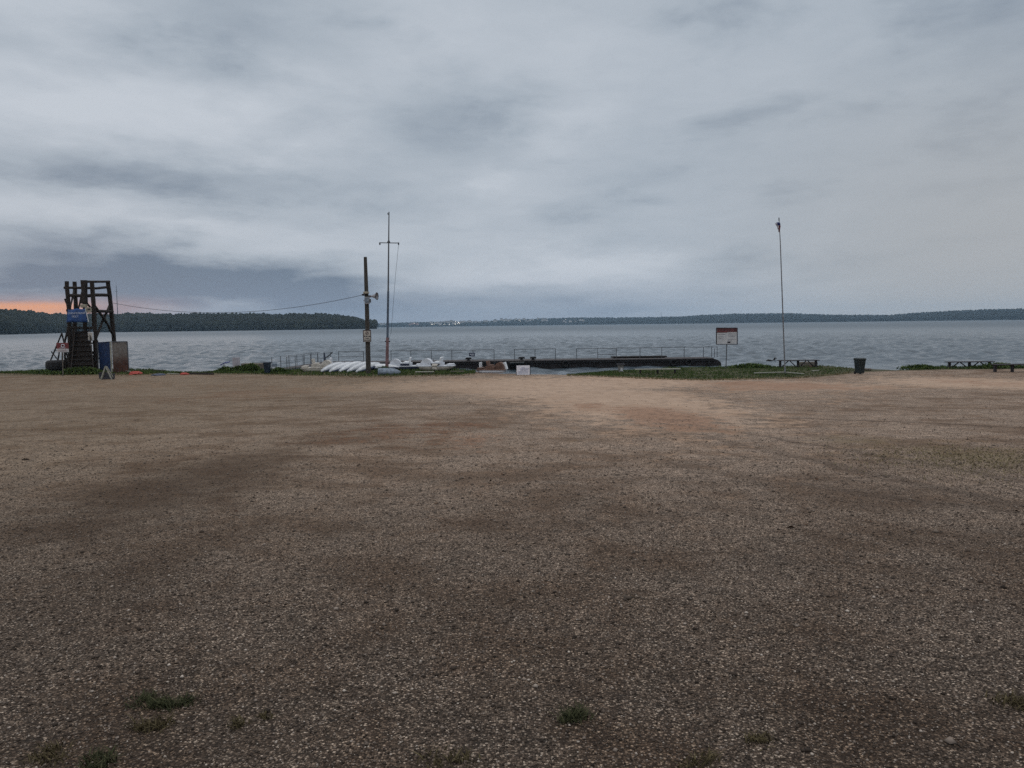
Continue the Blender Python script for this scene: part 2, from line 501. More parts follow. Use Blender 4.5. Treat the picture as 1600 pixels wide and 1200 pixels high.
n_28 = noise(t, v, 26, 3, .6)
mott = ((n_sm - .5) * 2.3 + (n_28 - .5) * 1.7 + (n_mid - .5) * 1.2 + 1.0).f('MAXIMUM', .2).f('MINIMUM', 1.75)
col = mix(t, 1.0, col, vec(t, mott * 1.32, mott * 1.28, mott * 1.26), 'MULTIPLY')
n_2m = noise(t, v, .9, 6, .68, .4)
brown = (n_2m * .6 + n_big * .4 + (n_sm - .5) * .25).smooth(.46, .60)
col = mix(t, brown * .68, col, mix(t, n_fine.smooth(.3, .7), (.078, .052, .036), (.20, .148, .108)))
# faint wheel tracks crossing on the right
wob = (n_2m - .5) * 1.1
for (ax, ay, bx_, by_) in TRACKS:
    ln = math.hypot(bx_ - ax, by_ - ay); nx_, ny_ = -(by_ - ay) / ln, (bx_ - ax) / ln
    dist = ((px_ - ax) * nx_ + (py_ - ay) * ny_ + wob).f('ABSOLUTE')
    tr_ = dist.smooth(.22, .05) * (n_sm + (n_mid - .5)).smooth(.34, .55) * (px_ - 2.0).smooth(0, 2.5)
    col = mix(t, tr_ * .7, col, (.075, .055, .042))
prn = t.nodes.new('ShaderNodeTexVoronoi'); t.links.new(vec(t, px_ * 1.2 + (n_sm - .5) * .6, py_ * 2.0, 0.), prn.inputs['Vector']); prn.inputs['Scale'].default_value = 1.9
pr_, pg_, pb_ = sep(t, prn.outputs['Color'])
prints = E(t, prn.outputs['Distance']).smooth(.30, .12) * pr_.smooth(.45, .5) * (py_ - 9.0).smooth(0, 8)
col = mix(t, (at_('dirt') * .9 + brk * 1.3).smooth(.28, .85) * .75, col, mix(t, n_fine.smooth(.3, .7), (.060, .043, .031), (.165, .125, .094)))
col = mix(t, (at_('sand') + brk * 1.25 + (n_2m - .5) * .9).smooth(.30, .68) * .88, col, mix(t, n_mid.smooth(.3, .7), (.37, .275, .21), (.50, .385, .30)))
col = mix(t, (at_('redm') * 1.1 + brk * 1.6 + (n_2m - .5) * 1.2).smooth(.40, .82) * .62, col, mix(t, n_sm.smooth(.3, .7), (.12, .066, .045), (.36, .20, .125)))
col = mix(t, (at_('grn') * .85 + brk * 1.5 + (n_2m - .5) * .9).smooth(.38, .85) * .6, col, mix(t, n_fine.smooth(.3, .7), (.095, .074, .038), (.24, .198, .12)))
col = mix(t, prints * .55, col, (.085, .055, .038))
# scattered dark leaf litter, sizes of a hand
vl = t.nodes.new('ShaderNodeTexVoronoi'); t.links.new(v, vl.inputs['Vector']); vl.inputs['Scale'].default_value = 4.5
lr, lg, lb = sep(t, vl.outputs['Color'])
lsp = E(t, vl.outputs['Distance']).smooth(.36, .16) * lr.smooth(.74, .78) * (n_sm - .1).smooth(.2, .5)
col = mix(t, lsp * .45, col, mix(t, lg, (.045, .034, .028), (.12, .075, .05)))
col = mix(t, at_('bankg') * .9, col, mix(t, n_sm.smooth(.3, .7), (.022, .032, .012), (.06, .066, .028)))
earth = px_.smooth(3, -13)
col = mix(t, earth * .55, col, mix(t, (n_sm * .6 + n_28 * .4).smooth(.36, .66), (.085, .064, .040), (.30, .235, .158)))
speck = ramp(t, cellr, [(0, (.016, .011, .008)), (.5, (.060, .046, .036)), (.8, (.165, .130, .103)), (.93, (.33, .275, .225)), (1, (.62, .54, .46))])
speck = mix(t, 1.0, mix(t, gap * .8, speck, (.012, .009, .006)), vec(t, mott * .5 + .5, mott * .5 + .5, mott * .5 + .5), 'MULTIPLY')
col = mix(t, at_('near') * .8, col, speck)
brown2 = (n_2m * .55 + n_big * .45 + (n_mid - .5) * .3).smooth(.43, .60)
col = mix(t, brown2 * (1.0 - at_('sand') * .9) * .85, col, mix(t, 1.0, col, (.74, .655, .575), 'MULTIPLY'))
dk = (at_('dirt') * .9 + (n_2m - .5) * 1.4 + (n_mid - .5) * .8).smooth(.25, .85)
col = mix(t, dk * .7, col, mix(t, 1.0, col, (.70, .64, .585), 'MULTIPLY'))
painted_falloff = (1.0 - at_('near') * .10) * px_.smooth(-14, 2, .90, 1.0)  # fall-off of light towards the foreground, painted into the colour; left side darker too
col = mix(t, 1.0, col, vec(t, painted_falloff * 1.02, painted_falloff * .97, painted_falloff * .915), 'MULTIPLY')
t.links.new(col, b.inputs['Base Color'])
b.inputs['Roughness'].default_value = .92; b.inputs['Specular IOR Level'].default_value = .25
bn = t.nodes.new('ShaderNodeBump'); bn.inputs['Strength'].default_value = .9; bn.inputs['Distance'].default_value = .03
h = (1 - vd) * .22 + n_sm * .55 + n_fine * .35 + n_mid * .9 - prints * .8
t.links.new(h.v, bn.inputs['Height']); t.links.new(bn.outputs[0], b.inputs['Normal'])
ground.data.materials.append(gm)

# ------------------------------------------------------------------ the lake: a wave sheet, finer towards the beach
rr = [44.0]
while rr[-1] < 14000: rr.append(rr[-1] + min(max(.30, (rr[-1] / 150) ** 1.45 * .40), .03 * rr[-1]))
rr = np.array(rr)
th = np.radians(np.linspace(-60, 60, 1000))
RR, TT = np.meshgrid(rr, th, indexing='ij')
WX, WY = RR * np.sin(TT), RR * np.cos(TT)
WZ = np.full_like(WX, WATER)
for i in range(70):
    lam = float(np.exp(RNG.uniform(math.log(1.1), math.log(4.6))))
    ang = RNG.normal(math.radians(10), .95)
    k = 2 * math.pi / lam
    amp = .0150 * lam ** .78
    res = np.gradient(rr)[:, None]
    fade = np.clip((lam - 2.2 * res) / lam, 0, 1)
    ph = k * (WX * math.sin(ang) + WY * math.cos(ang)) + RNG.uniform(0, 6.28)
    env = .6 + .4 * np.sin(WX * RNG.uniform(.01, .06) + WY * RNG.uniform(.01, .05) + RNG.uniform(0, 6))
    s_ = np.sin(ph)
    WZ += fade * env * amp * (s_ + .28 * (2 * ((s_ + 1) / 2) ** 3 - .6))
WZ = WATER + (WZ - WATER) * (.4 + .6 * np.clip((WY - 66) / 22, 0, 1))
ny, nx = WX.shape
ii = (np.arange(ny - 1)[:, None] * nx + np.arange(nx - 1)[None]).reshape(-1)
water = link('water', np.stack([WX, WY, WZ], -1).reshape(-1, 3), np.stack([ii, ii + nx, ii + nx + 1, ii + 1], -1), None, smooth=True)
tag(water, kind='structure')
wm = bpy.data.materials.new('lake_water'); wm.use_nodes = True
t = wm.node_tree; b = t.nodes['Principled BSDF']
v = t.nodes.new('ShaderNodeTexCoord').outputs['Object']
x, y, z = sep(t, v)
stretch = vec(t, x * .8, y * 1.5, 0.0)
n1 = noise(t, stretch, .55, 4, .6, .4); n2 = noise(t, stretch, 2.1, 4, .6, .3); n3 = noise(t, vec(t, x * .02, y * .05, 0.), 1.0, 4, .55); n4 = noise(t, vec(t, x * .05, y * .035, 3.), 1.0, 5, .65)
foam = (n1 * .6 + n2 * .45).smooth(.635, .67) * n3.smooth(.40, .6)
basec = mix(t, foam * .5, mix(t, n3.smooth(.35, .65), (.062, .088, .112), (.080, .108, .134)), (.42, .46, .50))
t.links.new(basec, b.inputs['Base Color'])
t.links.new((x * x + y * y).f('SQRT').smooth(90, 700, .10, .40).v, b.inputs['Roughness']); b.inputs['IOR'].default_value = 1.33
bn = t.nodes.new('ShaderNodeBump'); bn.inputs['Strength'].default_value = .95; bn.inputs['Distance'].default_value = .26
t.links.new((n1 * 1.0 + n2 * .42 + n4 * 2.2).v, bn.inputs['Height']); t.links.new(bn.outputs[0], b.inputs['Normal'])
water.data.materials.append(wm)

# ------------------------------------------------------------------ far shores
def icos(sub):
    bm = bmesh.new(); bmesh.ops.create_icosphere(bm, subdivisions=sub, radius=1)
    v_ = np.array([w.co[:] for w in bm.verts]); f_ = np.array([[w.index for w in f.verts] for f in bm.faces]); bm.free(); return v_, f_


def crowns(name, pts, rad, hgt, m, sub=2, rough=.32):
    bv, bf = icos(sub); n = len(pts); k = len(bv)
    sc = 1 + RNG.uniform(-rough, rough, (n, k, 1))
    vs = bv[None] * sc * np.stack([rad, rad, hgt / 2], -1)[:, None] + pts[:, None] + np.stack([0 * hgt, 0 * hgt, hgt * .5], -1)[:, None]
    fs = bf[None] + (np.arange(n) * k)[:, None, None]
    cl_ = .22 * np.sin(pts[:, 0] * .021 + 2 * np.sin(pts[:, 1] * .017)) * np.sin(pts[:, 1] * .031 + pts[:, 0] * .009)
    tint = np.clip(RNG.beta(2, 3, (n, 1)) + cl_[:, None] + RNG.uniform(-.12, .12, (n, k)), 0, 1)
    return link(name, vs.reshape(-1, 3), fs.reshape(-1, 3), m, tint=tint.ravel())


def hor(px): return 508 - .0124 * (px - 800)


def shore(name, wood, sil, dist, depth, px0, px1, tree_h, count, m, label, sub):
    """a hill of earth with a wood on it; sil gives the skyline, dist the distance of the waterline"""
    sp = np.array([s_[0] for s_ in sil], float); st = np.array([s_[1] for s_ in sil], float)
    dp = np.array([s_[0] for s_ in dist], float); dd = np.array([s_[1] for s_ in dist], float)
    def surf(px, k):
        dfront = np.interp(px, dp, dd); Y = dfront + k * depth
        top = (hor(px) - np.interp(px, sp, st)) / FPX * (dfront + depth) + CAMZ
        base = np.maximum(top - tree_h * .93, 1.0)
        z = WATER - .5 + (base - WATER + .5) * np.clip(k, 0, 1) ** .75
        return (px - 800) / FPX * Y, Y, z
    pg, kg = np.meshgrid(np.linspace(px0, px1, 240), np.concatenate([np.linspace(-.02, 1, 18), [1.6]]))
    X_, Y_, Z_ = surf(pg, np.maximum(kg, 0)); Z_[0] = WATER - 2; Z_[-1] = WATER - 3
    ny_, nx_ = pg.shape; i_ = (np.arange(ny_ - 1)[:, None] * nx_ + np.arange(nx_ - 1)[None]).reshape(-1)
    o = link(name, np.stack([X_, Y_, Z_], -1).reshape(-1, 3), np.stack([i_, i_ + 1, i_ + nx_ + 1, i_ + nx_], -1), m, tint=np.full(pg.size, .25))
    tag(o, kind='structure')
    pq = RNG.uniform(px0, px1, count); kq = RNG.uniform(0.012, 1, count) ** 1.0
    X_, Y_, Z_ = surf(pq, kq)
    hh = tree_h * (RNG.uniform(.80, 1.0, count) + .05 * np.sin(pq * .21) * np.sin(pq * .083 + 1) + .05 * np.sin(pq * .9)); hh[kq < .05] *= .6
    w_ = crowns(wood, np.stack([X_, Y_, Z_ - .8], -1), hh * RNG.uniform(.22, .38, count), hh, m, sub)
    tag(w_, label, 'forest', kind='stuff')
    return surf


SIL_L = [(-300, 480), (0, 483.5), (40, 484), (60, 487.5), (90, 490), (180, 490), (220, 488.5), (270, 490), (330, 489), (400, 489), (440, 490.5), (480, 489), (530, 491), (560, 496), (572, 501), (590, 508)]
surfL = shore('wooded_point', 'forest', SIL_L, [(-300, 900), (0, 950), (60, 1100), (110, 1400), (600, 1500)], 220, -300, 588, 17, 9000, M['forest'],
              'dark wood covering the low point across the lake at left', 2)
SIL_R = [(520, 506), (600, 504.5), (650, 502.8), (700, 502.2), (750, 501.8), (790, 499.3), (850, 496.8), (900, 495.6), (1000, 495.2), (1060, 494), (1100, 491.3), (1150, 489.2),
         (1230, 488.6), (1300, 491), (1390, 491.6), (1420, 488.6), (1480, 485.2), (1540, 482.6), (1600, 481.6), (1900, 476)]
surfR = shore('hills', 'distant_forest', SIL_R, [(500, 4900), (900, 4900), (1100, 4000), (1600, 2900), (1900, 2500)], 700, 500, 1900, 14, 24000, M['farwood'],
              'hazy blue wooded hills along the far side of the lake', 1)

# houses of the town on the far hillside
def make_house():
    o = MB()
    o.box((0, 0, 4), (13, 10, 9)).v
    h = o.go('house', M['plaster'])
    return h


HG = 'houses of the town across the lake'
h0 = thing('house', (0, 0, 0), 0, 'x', 'house', HG)
MB().box((0, 0, 3.5), (12, 9, 8)).go('wall', M['plaster'], h0)
MB().prism([(-6.6, 7.5), (6.6, 7.5), (0, 10.5)], -5, 5).go('roof', M['rooft'], h0)
h1 = thing('house', (0, 0, 0), 0, 'x', 'house', HG)
MB().box((0, 0, 3.5), (15, 9, 8)).go('wall', M['plasterpink'], h1)
MB().prism([(-8, 7.5), (8, 7.5), (0, 10)], -5, 5).go('roof', M['rooft'], h1)
used = {0: False, 1: False}
CL = [(596, 612, .3, .8, 5, 'tiny pale house on the far shore just right of the loudspeaker pole', 0),
      (642, 658, .1, .5, 7, 'tiny pinkish house on the far shore right of the tall mast', 1),
      (672, 722, .05, .95, 26, 'tiny white house in the lit waterside town across the lake', 0),
      (722, 740, .3, .9, 6, 'tiny pale house right beside the lit waterside town', 0),
      (744, 778, .4, .95, 10, 'tiny pale house on the ridge right of the lit town', 0),
      (780, 815, .55, .95, 12, 'tiny pale house high on the hill across the middle of the lake', 0),
      (815, 862, .35, .95, 14, 'tiny pale house on the slope above the white notice board', 0),
      (880, 950, .1, .7, 8, 'tiny pale house low on the far hill left of the flagpole', 0)]
for (p0, p1, k0, k1, n, lab, kind) in CL:
    for _ in range(n):
        X_, Y_, Z_ = surfR(np.array([random.uniform(p0, p1)]), np.array([random.uniform(k0, k1)]))
        s_ = (h0, h1)[kind]
        loc = (float(X_[0]), float(Y_[0]) - 25, float(Z_[0]) + random.uniform(5, 9))
        if not used[kind]: o = s_; used[kind] = True; o.location = loc; o['label'] = lab
        else: o = dup(s_, loc, random.uniform(-.5, .5), lab)
        o.scale = [random.uniform(.8, 1.7)] * 3
lamp = thing('street_lamp', (0, 0, 0), 0, 'tiny glowing lamp of the waterside town across the lake', 'lamp', 'lit lamps of the town')
MB().tube([(0, 0, -8), (0, 0, 8)], .15, 6).go('lamp_post', M['steel'], lamp)
_bv, _bf = icos(2); _g = link('lamp_globe', _bv * 1.1, _bf, lampm, lamp); _g.location = (0, 0, 8.5)
first = True
for i in range(30):
    if i < 16: p, k = random.uniform(674, 722), random.choice([0.02, .03, .05, .1, .3])
    elif i < 25: p, k = random.uniform(708, 720), random.uniform(.3, .9)
    else: p, k = random.choice([812, 815, 884, 888, 650, 604]) + random.uniform(-1, 1), random.uniform(.3, .6)
    X_, Y_, Z_ = surfR(np.array([p]), np.array([k]))
    loc = (float(X_[0]), float(Y_[0]) - 30, float(Z_[0]) + 6)
    if first: lamp.location = loc; first = False
    else:
        c = dup(lamp, loc)
        c['label'] = 'tiny glowing lamp of the waterside town across the lake' if i < 25 else 'tiny glowing lamp outlying the lit town across the lake'
    if i >= 25 and False: pass


def radio_mast(px, pyt, pyb, Y, lab):
    a = P(px, pyb, Y); bz = P(px, pyt, Y).z - a.z
    t_ = thing('radio_mast', a, 0, lab, 'mast', 'radio masts beyond the lake')
    MB().tube([(0, 0, 0), (0, 0, bz)], [.9, .5], 6).go('mast_shaft', M['steel'], t_)
    MB().tube([(-3, 0, bz * .8), (3, 0, bz * .8)], .3, 5).go('cross_arm', M['steel'], t_)


radio_mast(184, 446, 492, 1620, 'thin radio mast rising from the wood beside the timber tower')
radio_mast(1033, 487.5, 497, 4600, 'thin radio mast on the far hills left of the information board')

# ------------------------------------------------------------------ grass and small plants


def blades(name, pts, h, w, m, parent=None, lean=.5, segs=1):
    n = len(pts)
    a = RNG.uniform(0, 2 * np.pi, n); h = h * RNG.uniform(.45, 1.25, n); w = w * RNG.uniform(.6, 1.3, n)
    la = RNG.uniform(0, 2 * np.pi, n); ll = h * lean * RNG.uniform(.2, 1.2, n)
    dxy = np.stack([np.cos(a), np.sin(a), 0 * a], -1) * w[:, None] / 2
    off = np.stack([np.cos(la) * ll, np.sin(la) * ll, 0 * a], -1)
    zz = np.zeros((n, 3)); zz[:, 2] = h
    mid = pts + off * .3 + zz * .55; tip = pts + off + zz * .95
    vs = np.stack([pts - dxy, pts + dxy, mid + dxy * .8, mid - dxy * .8, tip], 1)
    b_ = (np.arange(n) * 5)[:, None]
    fs = np.concatenate([b_ + np.array([[0, 1, 2]]), b_ + np.array([[0, 2, 3]]), b_ + np.array([[3, 2, 4]])])
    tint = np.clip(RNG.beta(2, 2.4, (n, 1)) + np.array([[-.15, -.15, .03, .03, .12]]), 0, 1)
    return link(name, vs.reshape(-1, 3), fs, m, parent, tint.ravel())


def scatter_px(px0, px1, yfun0, yfun1, n, clump=0.0, fade=None):
    """random ground points between picture columns, distances between two functions of the column"""
    px = RNG.uniform(px0, px1, n)
    if fade: px = px[(px < fade) | (RNG.uniform(0, 1, n) > (px - fade) / (px1 - fade))]
    n = len(px); u = RNG.uniform(0, 1, n)
    Y = yfun0(px) * (1 - u) + yfun1(px) * u
    x_ = (px - 800) / FPX * Y + .0124 * 3
    if clump:
        f = np.sin(x_ * 1.9 + 2 * np.sin(Y * .9)) * np.sin(Y * 1.3 + 1.7 * np.sin(x_ * .7)) + .6 * np.sin(x_ * 5.1) * np.sin(Y * 4.3)
        keep = f > RNG.uniform(-1.6, clump, n)
        x_, Y = x_[keep], Y[keep]
    return np.stack([x_, Y, ground_z(x_, Y) - .02], -1)


def lipf(px): return np.interp(px, [l[0] for l in LIP], [l[1] for l in LIP]) + .6


E1 = lambda px: np.interp(px, [0, 60, 100, 260, 330, 430, 560, 720, 740], [60.5, 58.5, 57.5, 56.5, 57.5, 54.5, 51.5, 51.5, 53])
E2 = lambda px: np.interp(px, [885, 920, 1000, 1060, 1100, 1240, 1310, 1345], [50.6, 50, 47.2, 46, 45.3, 46, 48.5, 51])
pA = scatter_px(-250, 742, E1, lipf, 26000, .5)
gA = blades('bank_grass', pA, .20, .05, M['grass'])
tag(gA, 'dark green grass along the bank from the timber tower to the pedal boats', 'grass', kind='stuff')
pB = scatter_px(885, 1345, E2, lipf, 22000, .6, 1235)
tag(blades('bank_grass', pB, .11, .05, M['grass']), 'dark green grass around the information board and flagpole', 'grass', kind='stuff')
pC = scatter_px(1405, 1900, lambda p: 51.2 + 0 * p, lambda p: lipf(p) + .3, 9000, .9)
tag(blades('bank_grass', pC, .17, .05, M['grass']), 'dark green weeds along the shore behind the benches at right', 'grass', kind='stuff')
def soft(n, lst, cut):
    out = []
    for (x0, x1, y0, y1) in lst:
        a_, b_ = G((x0 + x1) / 2, y1), G((x0 + x1) / 2, y0); c_ = (a_.y + b_.y) / 2
        Yn = c_ + RNG.normal(0, .42, n) * (b_.y - a_.y) / 2; pxn = (x0 + x1) / 2 + RNG.normal(0, .5, n) * (x1 - x0) / 2
        xn = (pxn - 800) / FPX * c_
        f = np.sin(xn * 3.1 + 2 * np.sin(Yn * 2.3)) * np.sin(Yn * 3.7 + 1.7 * np.sin(xn * 1.7)) + .7 * np.sin(xn * 9.1) * np.sin(Yn * 8.3)
        k_ = f > RNG.uniform(-1.5, cut, n)
        out.append(np.stack([xn[k_], Yn[k_], ground_z(xn[k_], Yn[k_]) - .004], -1))
    return np.concatenate(out)


pD = soft(4200, [(1330, 1720, 690, 758)], -.3)
tag(blades('dry_grass', pD, .03, .012, M['drygrass'], lean=1.4), 'thin yellowish dry grass on the gravel at right', 'grass', kind='stuff')
# ragged fringe where grass creeps on to the gravel
pE = np.concatenate([scatter_px(-250, 742, lambda p: E1(p) - 1.3, E1, 2600, -.3), scatter_px(885, 1330, lambda p: E2(p) - 1.2, E2, 2400, -.3)])
tag(blades('grass_fringe', pE, .09, .05, M['drygrass'], lean=.9), 'sparse dry grass fringe between the gravel and the bank', 'grass', kind='stuff')


def tuft(px, py, r, n, h, m, lab):
    c = G(px, py); n = int(n * (.5 if m is M['browntuft'] else .75))
    r *= .72; lob = RNG.normal(0, r * .5, (4, 2)); w_ = RNG.integers(0, 4, n); q_ = lob[w_] + RNG.normal(0, r * .42, (n, 2))
    p = np.stack([q_[:, 0] * 1.3, q_[:, 1], 0 * q_[:, 0]], -1)
    o = blades('grass_tuft', p, h * .8, .006, m, lean=1.6)
    o.location = c + Vector((0, 0, -.004))
    tag(o, lab, 'grass tuft', 'grass tufts in the near gravel')


tuft(213, 1099, .07, 260, .035, M['tuft'], 'small flat green tuft leftmost in the row of three in the near gravel')
tuft(243, 1099, .07, 320, .045, M['tuft'], 'small green tuft in the middle of the row of three in the near gravel')
tuft(272, 1103, .07, 360, .045, M['tuft'], 'darkest green tuft at the right end of the row of three')
tuft(237, 1138, .085, 520, .05, M['browntuft'], 'wide olive brown tuft just below the row of three green ones')
tuft(372, 1135, .04, 200, .04, M['browntuft'], 'small round brown tuft right of the wide olive tuft')
tuft(410, 1122, .03, 150, .035, M['browntuft'], 'smallest brown tuft beside the small round one')
tuft(903, 1125, .07, 460, .05, M['tuft'], 'lone dark green tuft in the gravel below the middle of the beach')
tuft(1596, 1105, .12, 600, .05, M['browntuft'], 'olive tuft cut by the right edge of the picture')
tuft(85, 1182, .09, 380, .045, M['browntuft'], 'straggly brown tuft in the bottom left corner')
tuft(150, 1192, .08, 420, .045, M['tuft'], 'greenish tuft at the bottom edge right of the corner tuft')
tuft(1092, 1188, .08, 380, .04, M['browntuft'], 'dark brown tuft at the bottom edge right of the lone green tuft')
tuft(1190, 1160, .07, 260, .035, M['browntuft'], 'thin brown tuft right of the dark brown one at the bottom')
tuft(695, 1192, .08, 320, .04, M['browntuft'], 'dark brown tuft at the bottom edge below the middle')

# loose stones and fallen leaves
n = 150000
Yq = 2.4 + np.minimum(RNG.gamma(1.25, 3.6, n), 34); Xq = RNG.uniform(-.78, .78, n) * (Yq + .5)
bv = np.array([(1, 0, 0), (-1, 0, 0), (0, 1, 0), (0, -1, 0), (0, 0, 1), (0, 0, -1.)]); bf = np.array([(0, 2, 4), (2, 1, 4), (1, 3, 4), (3, 0, 4), (2, 0, 5), (1, 2, 5), (3, 1, 5), (0, 3, 5)])
sz = (.0036 + .00034 * np.clip(Yq - 3, 0, 9)) * np.exp(RNG.normal(0, .45, n)); an = RNG.uniform(0, 6.28, n)
sv = bv[None] * sz[:, None, None] * RNG.uniform(.6, 1.35, (n, 6, 1)); sv[..., 2] *= .65
ca, sa = np.cos(an)[:, None], np.sin(an)[:, None]
rx_ = sv[..., 0] * ca - sv[..., 1] * sa; ry_ = sv[..., 0] * sa + sv[..., 1] * ca
sv = np.stack([rx_ + Xq[:, None], ry_ + Yq[:, None], sv[..., 2] + (ground_z(Xq, Yq) + sz * .3)[:, None]], -1)
st_ = link('gravel_stones', sv.reshape(-1, 3), (bf[None] + (np.arange(n) * 6)[:, None, None]).reshape(-1, 3), M['stone'], tint=np.repeat(np.clip(.5 + (RNG.beta(1.1, 1.7, n) - .5) * np.clip((12 - Yq) / 7, .12, 1), 0, 1), 6))
tag(st_, 'loose pale and dark stones of the near gravel', 'gravel', kind='stuff')
n = 2200
Yq = 7 + 41 * RNG.uniform(0, 1, n) ** 1.1; Xq = RNG.uniform(-.75, .75, n) * Yq
a = RNG.uniform(0, 6.28, n); s_ = .017 * np.exp(RNG.normal(0, .35, n)); c_, d_ = np.cos(a) * s_, np.sin(a) * s_
z0 = ground_z(Xq, Yq) + .006
lv = np.stack([np.stack([Xq - c_, Yq - d_, z0], -1), np.stack([Xq + d_ * .5, Yq - c_ * .5, z0 + s_ * RNG.uniform(.1, .8, n)], -1),
               np.stack([Xq + c_, Yq + d_, z0 + s_ * RNG.uniform(0, .6, n)], -1), np.stack([Xq - d_ * .5, Yq + c_ * .5, z0 + s_ * RNG.uniform(.1, .8, n)], -1)], 1)
fl = link('fallen_leaves', lv.reshape(-1, 3), (np.arange(n) * 4)[:, None] + np.array([[0, 1, 2, 3]]), M['leaf'], tint=np.repeat(RNG.beta(1.6, 2.4, n), 4))
tag(fl, 'small brown fallen leaves strewn over the gravel', 'leaves', kind='stuff')

# ------------------------------------------------------------------ writing helpers
def strokes(rows, y, seed=1):
    """illegible small lines of writing: rows of short raised dashes (x0, x1, z, height)"""
    rnd = random.Random(seed); mb = MB()
    for (x0, x1, z_, hh) in rows:
        q = x0
        while q < x1:
            w_ = rnd.uniform(.5, 1.3) * hh
            mb.box(((q + min(q + w_, x1)) / 2, y, z_), (max(.005, min(w_, x1 - q)), .006, hh * rnd.uniform(.75, 1)))
            q += w_ + hh * rnd.uniform(.15, .5)
    return mb


def text(name, body, size, loc, m, parent, align='CENTER', sx=1.0):
    cu = bpy.data.curves.new(name, 'FONT'); cu.body = body; cu.size = size; cu.align_x = align; cu.align_y = 'CENTER'; cu.extrude = .003
    cu.materials.append(m)
    o = bpy.data.objects.new(name, cu); C.objects.link(o); o.parent = parent
    bpy.context.view_layer.update()
    me = bpy.data.meshes.new_from_object(o.evaluated_get(bpy.context.evaluated_depsgraph_get()))
    bpy.data.objects.remove(o); me.name = name
    o = bpy.data.objects.new(name, me); C.objects.link(o); o.parent = parent
    o.location = loc; o.rotation_euler = (R(90), 0, 0); o.scale = (sx, 1, 1)
    return o


# ------------------------------------------------------------------ the timber tower
TY = 60.0
tb = at(140, TY)
tower = thing('lookout_tower', tb, 0, 'tall dark timber rescue tower with log rails on the bank at left', 'tower')


def T(px, py, dy=0.0):
    q = P(px, py, TY + dy) - tb
    return q


def log(name, pts, r, dy=0.0):
    ps = [T(px, py, dy if not isinstance(dy, (list, tuple)) else dy[i]) for i, (px, py) in enumerate(pts)]
    full = []
    for a_, b_ in zip(ps[:-1], ps[1:]):
        for k in range(4): full.append(a_.lerp(b_, k / 4) + Vector((random.uniform(-.015, .015), random.uniform(-.015, .015), 0)))
    full.append(ps[-1])
    return MB().tube(full, r, 9, .07).go(name, M['log'], tower)


BK = 2.6  # depth of the tower
log('post', [(104, 439.5), (106.5, 470), (108, 490), (109, 540), (109, 583)], .155, 0)
log('post', [(116.5, 440), (118, 465), (118.5, 490), (114, 540), (112, 583)], .16, BK)
log('post', [(143.5, 440), (146.5, 480), (148.5, 530), (151, 583)], .165, 0)
log('post', [(168.5, 438.5), (172.5, 470), (176.5, 510), (179, 540), (181, 581)], .165, BK)
MB().prism([(T(128.3, 438).x, T(128, 438).z), (T(136, 438).x, T(128, 438).z), (T(135.6, 455).x, T(135, 455).z), (T(136.5, 474.5).x, T(135, 474.5).z), (T(127.5, 474.5).x, T(128, 474.5).z), (T(129.8, 455).x, T(129, 455).z)], -.25, .1).go('board_panel', M['log'], tower)
log('post', [(132, 470), (133, 510), (135, 583)], .15, 0)
log('rail', [(130, 440), (150, 440.2), (171, 440)], .095, [0, .8, BK])
log('rail', [(100, 449.5), (130, 449.8), (150, 450.5), (169, 448.6)], .10, [0, .3, 1., BK])
log('rail', [(106, 461.5), (135, 462.5), (150, 461), (170, 461)], .13, [0, .2, 1., BK])
log('rail', [(101, 449.5), (117, 449)], .08, [0, BK])
log('rail', [(106, 462), (118, 462)], .09, [0, BK])
log('brace', [(101.5, 467), (108.5, 484)], .075, 0)
log('brace', [(109, 485), (116, 452)], .07, [0, BK])
log('brace', [(122.5, 484), (129.5, 450)], .06, [.3, .3])
log('brace', [(136, 474), (150, 492)], .085, [0, .2])
log('brace', [(148, 478), (164, 500), (179, 527)], .10, [0, 1.2, BK])
log('brace', [(172, 477), (160, 502), (149, 531)], .10, [BK, 1.2, 0])
log('brace', [(150, 530), (158, 548), (168, 575)], .09, [0, .5, 1.])
log('brace', [(109, 500), (100, 540), (104, 580)], .08, [0, -.2, 0])
log('crossbeam', [(104, 485), (150, 486), (176, 487)], .12, [0, .3, BK])
log('crossbeam', [(106, 512), (150, 513)], .10, 0)
log('crossbeam', [(106, 550), (152, 551)], .10, 0)
# platform floor
MB().add([T(106, 486, 0), T(150, 487, 0), T(176, 488, BK), T(118, 487, BK)], [[0, 1, 2, 3]]).add([T(106, 488, 0), T(150, 489, 0), T(176, 490, BK), T(118, 489, BK)], [[0, 3, 2, 1]]).go('platform', M['log'], tower)
# stair in front with dark risers
stair = MB()
for i in range(9):
    pyy = 518 + i * 7.4
    w0, w1 = 118 - i * .7, 139 + i * .9
    dyy = -.2 - i * .17
    q0, q1 = T(w0, pyy, dyy), T(w1, pyy, dyy)
    stair.beam(q0, q1, .24, .05); stair.add([q0, q1, T(w1, pyy + 7.2, dyy - .03), T(w0, pyy + 7.2, dyy - .03)], [[0, 1, 2, 3]])
stair.beam(T(117.5, 514, -.15), T(111, 584, -1.8), .07, .2).beam(T(139.5, 514, -.15), T(147, 584, -1.8), .07, .2)
stair.go('stair', M['log'], tower)
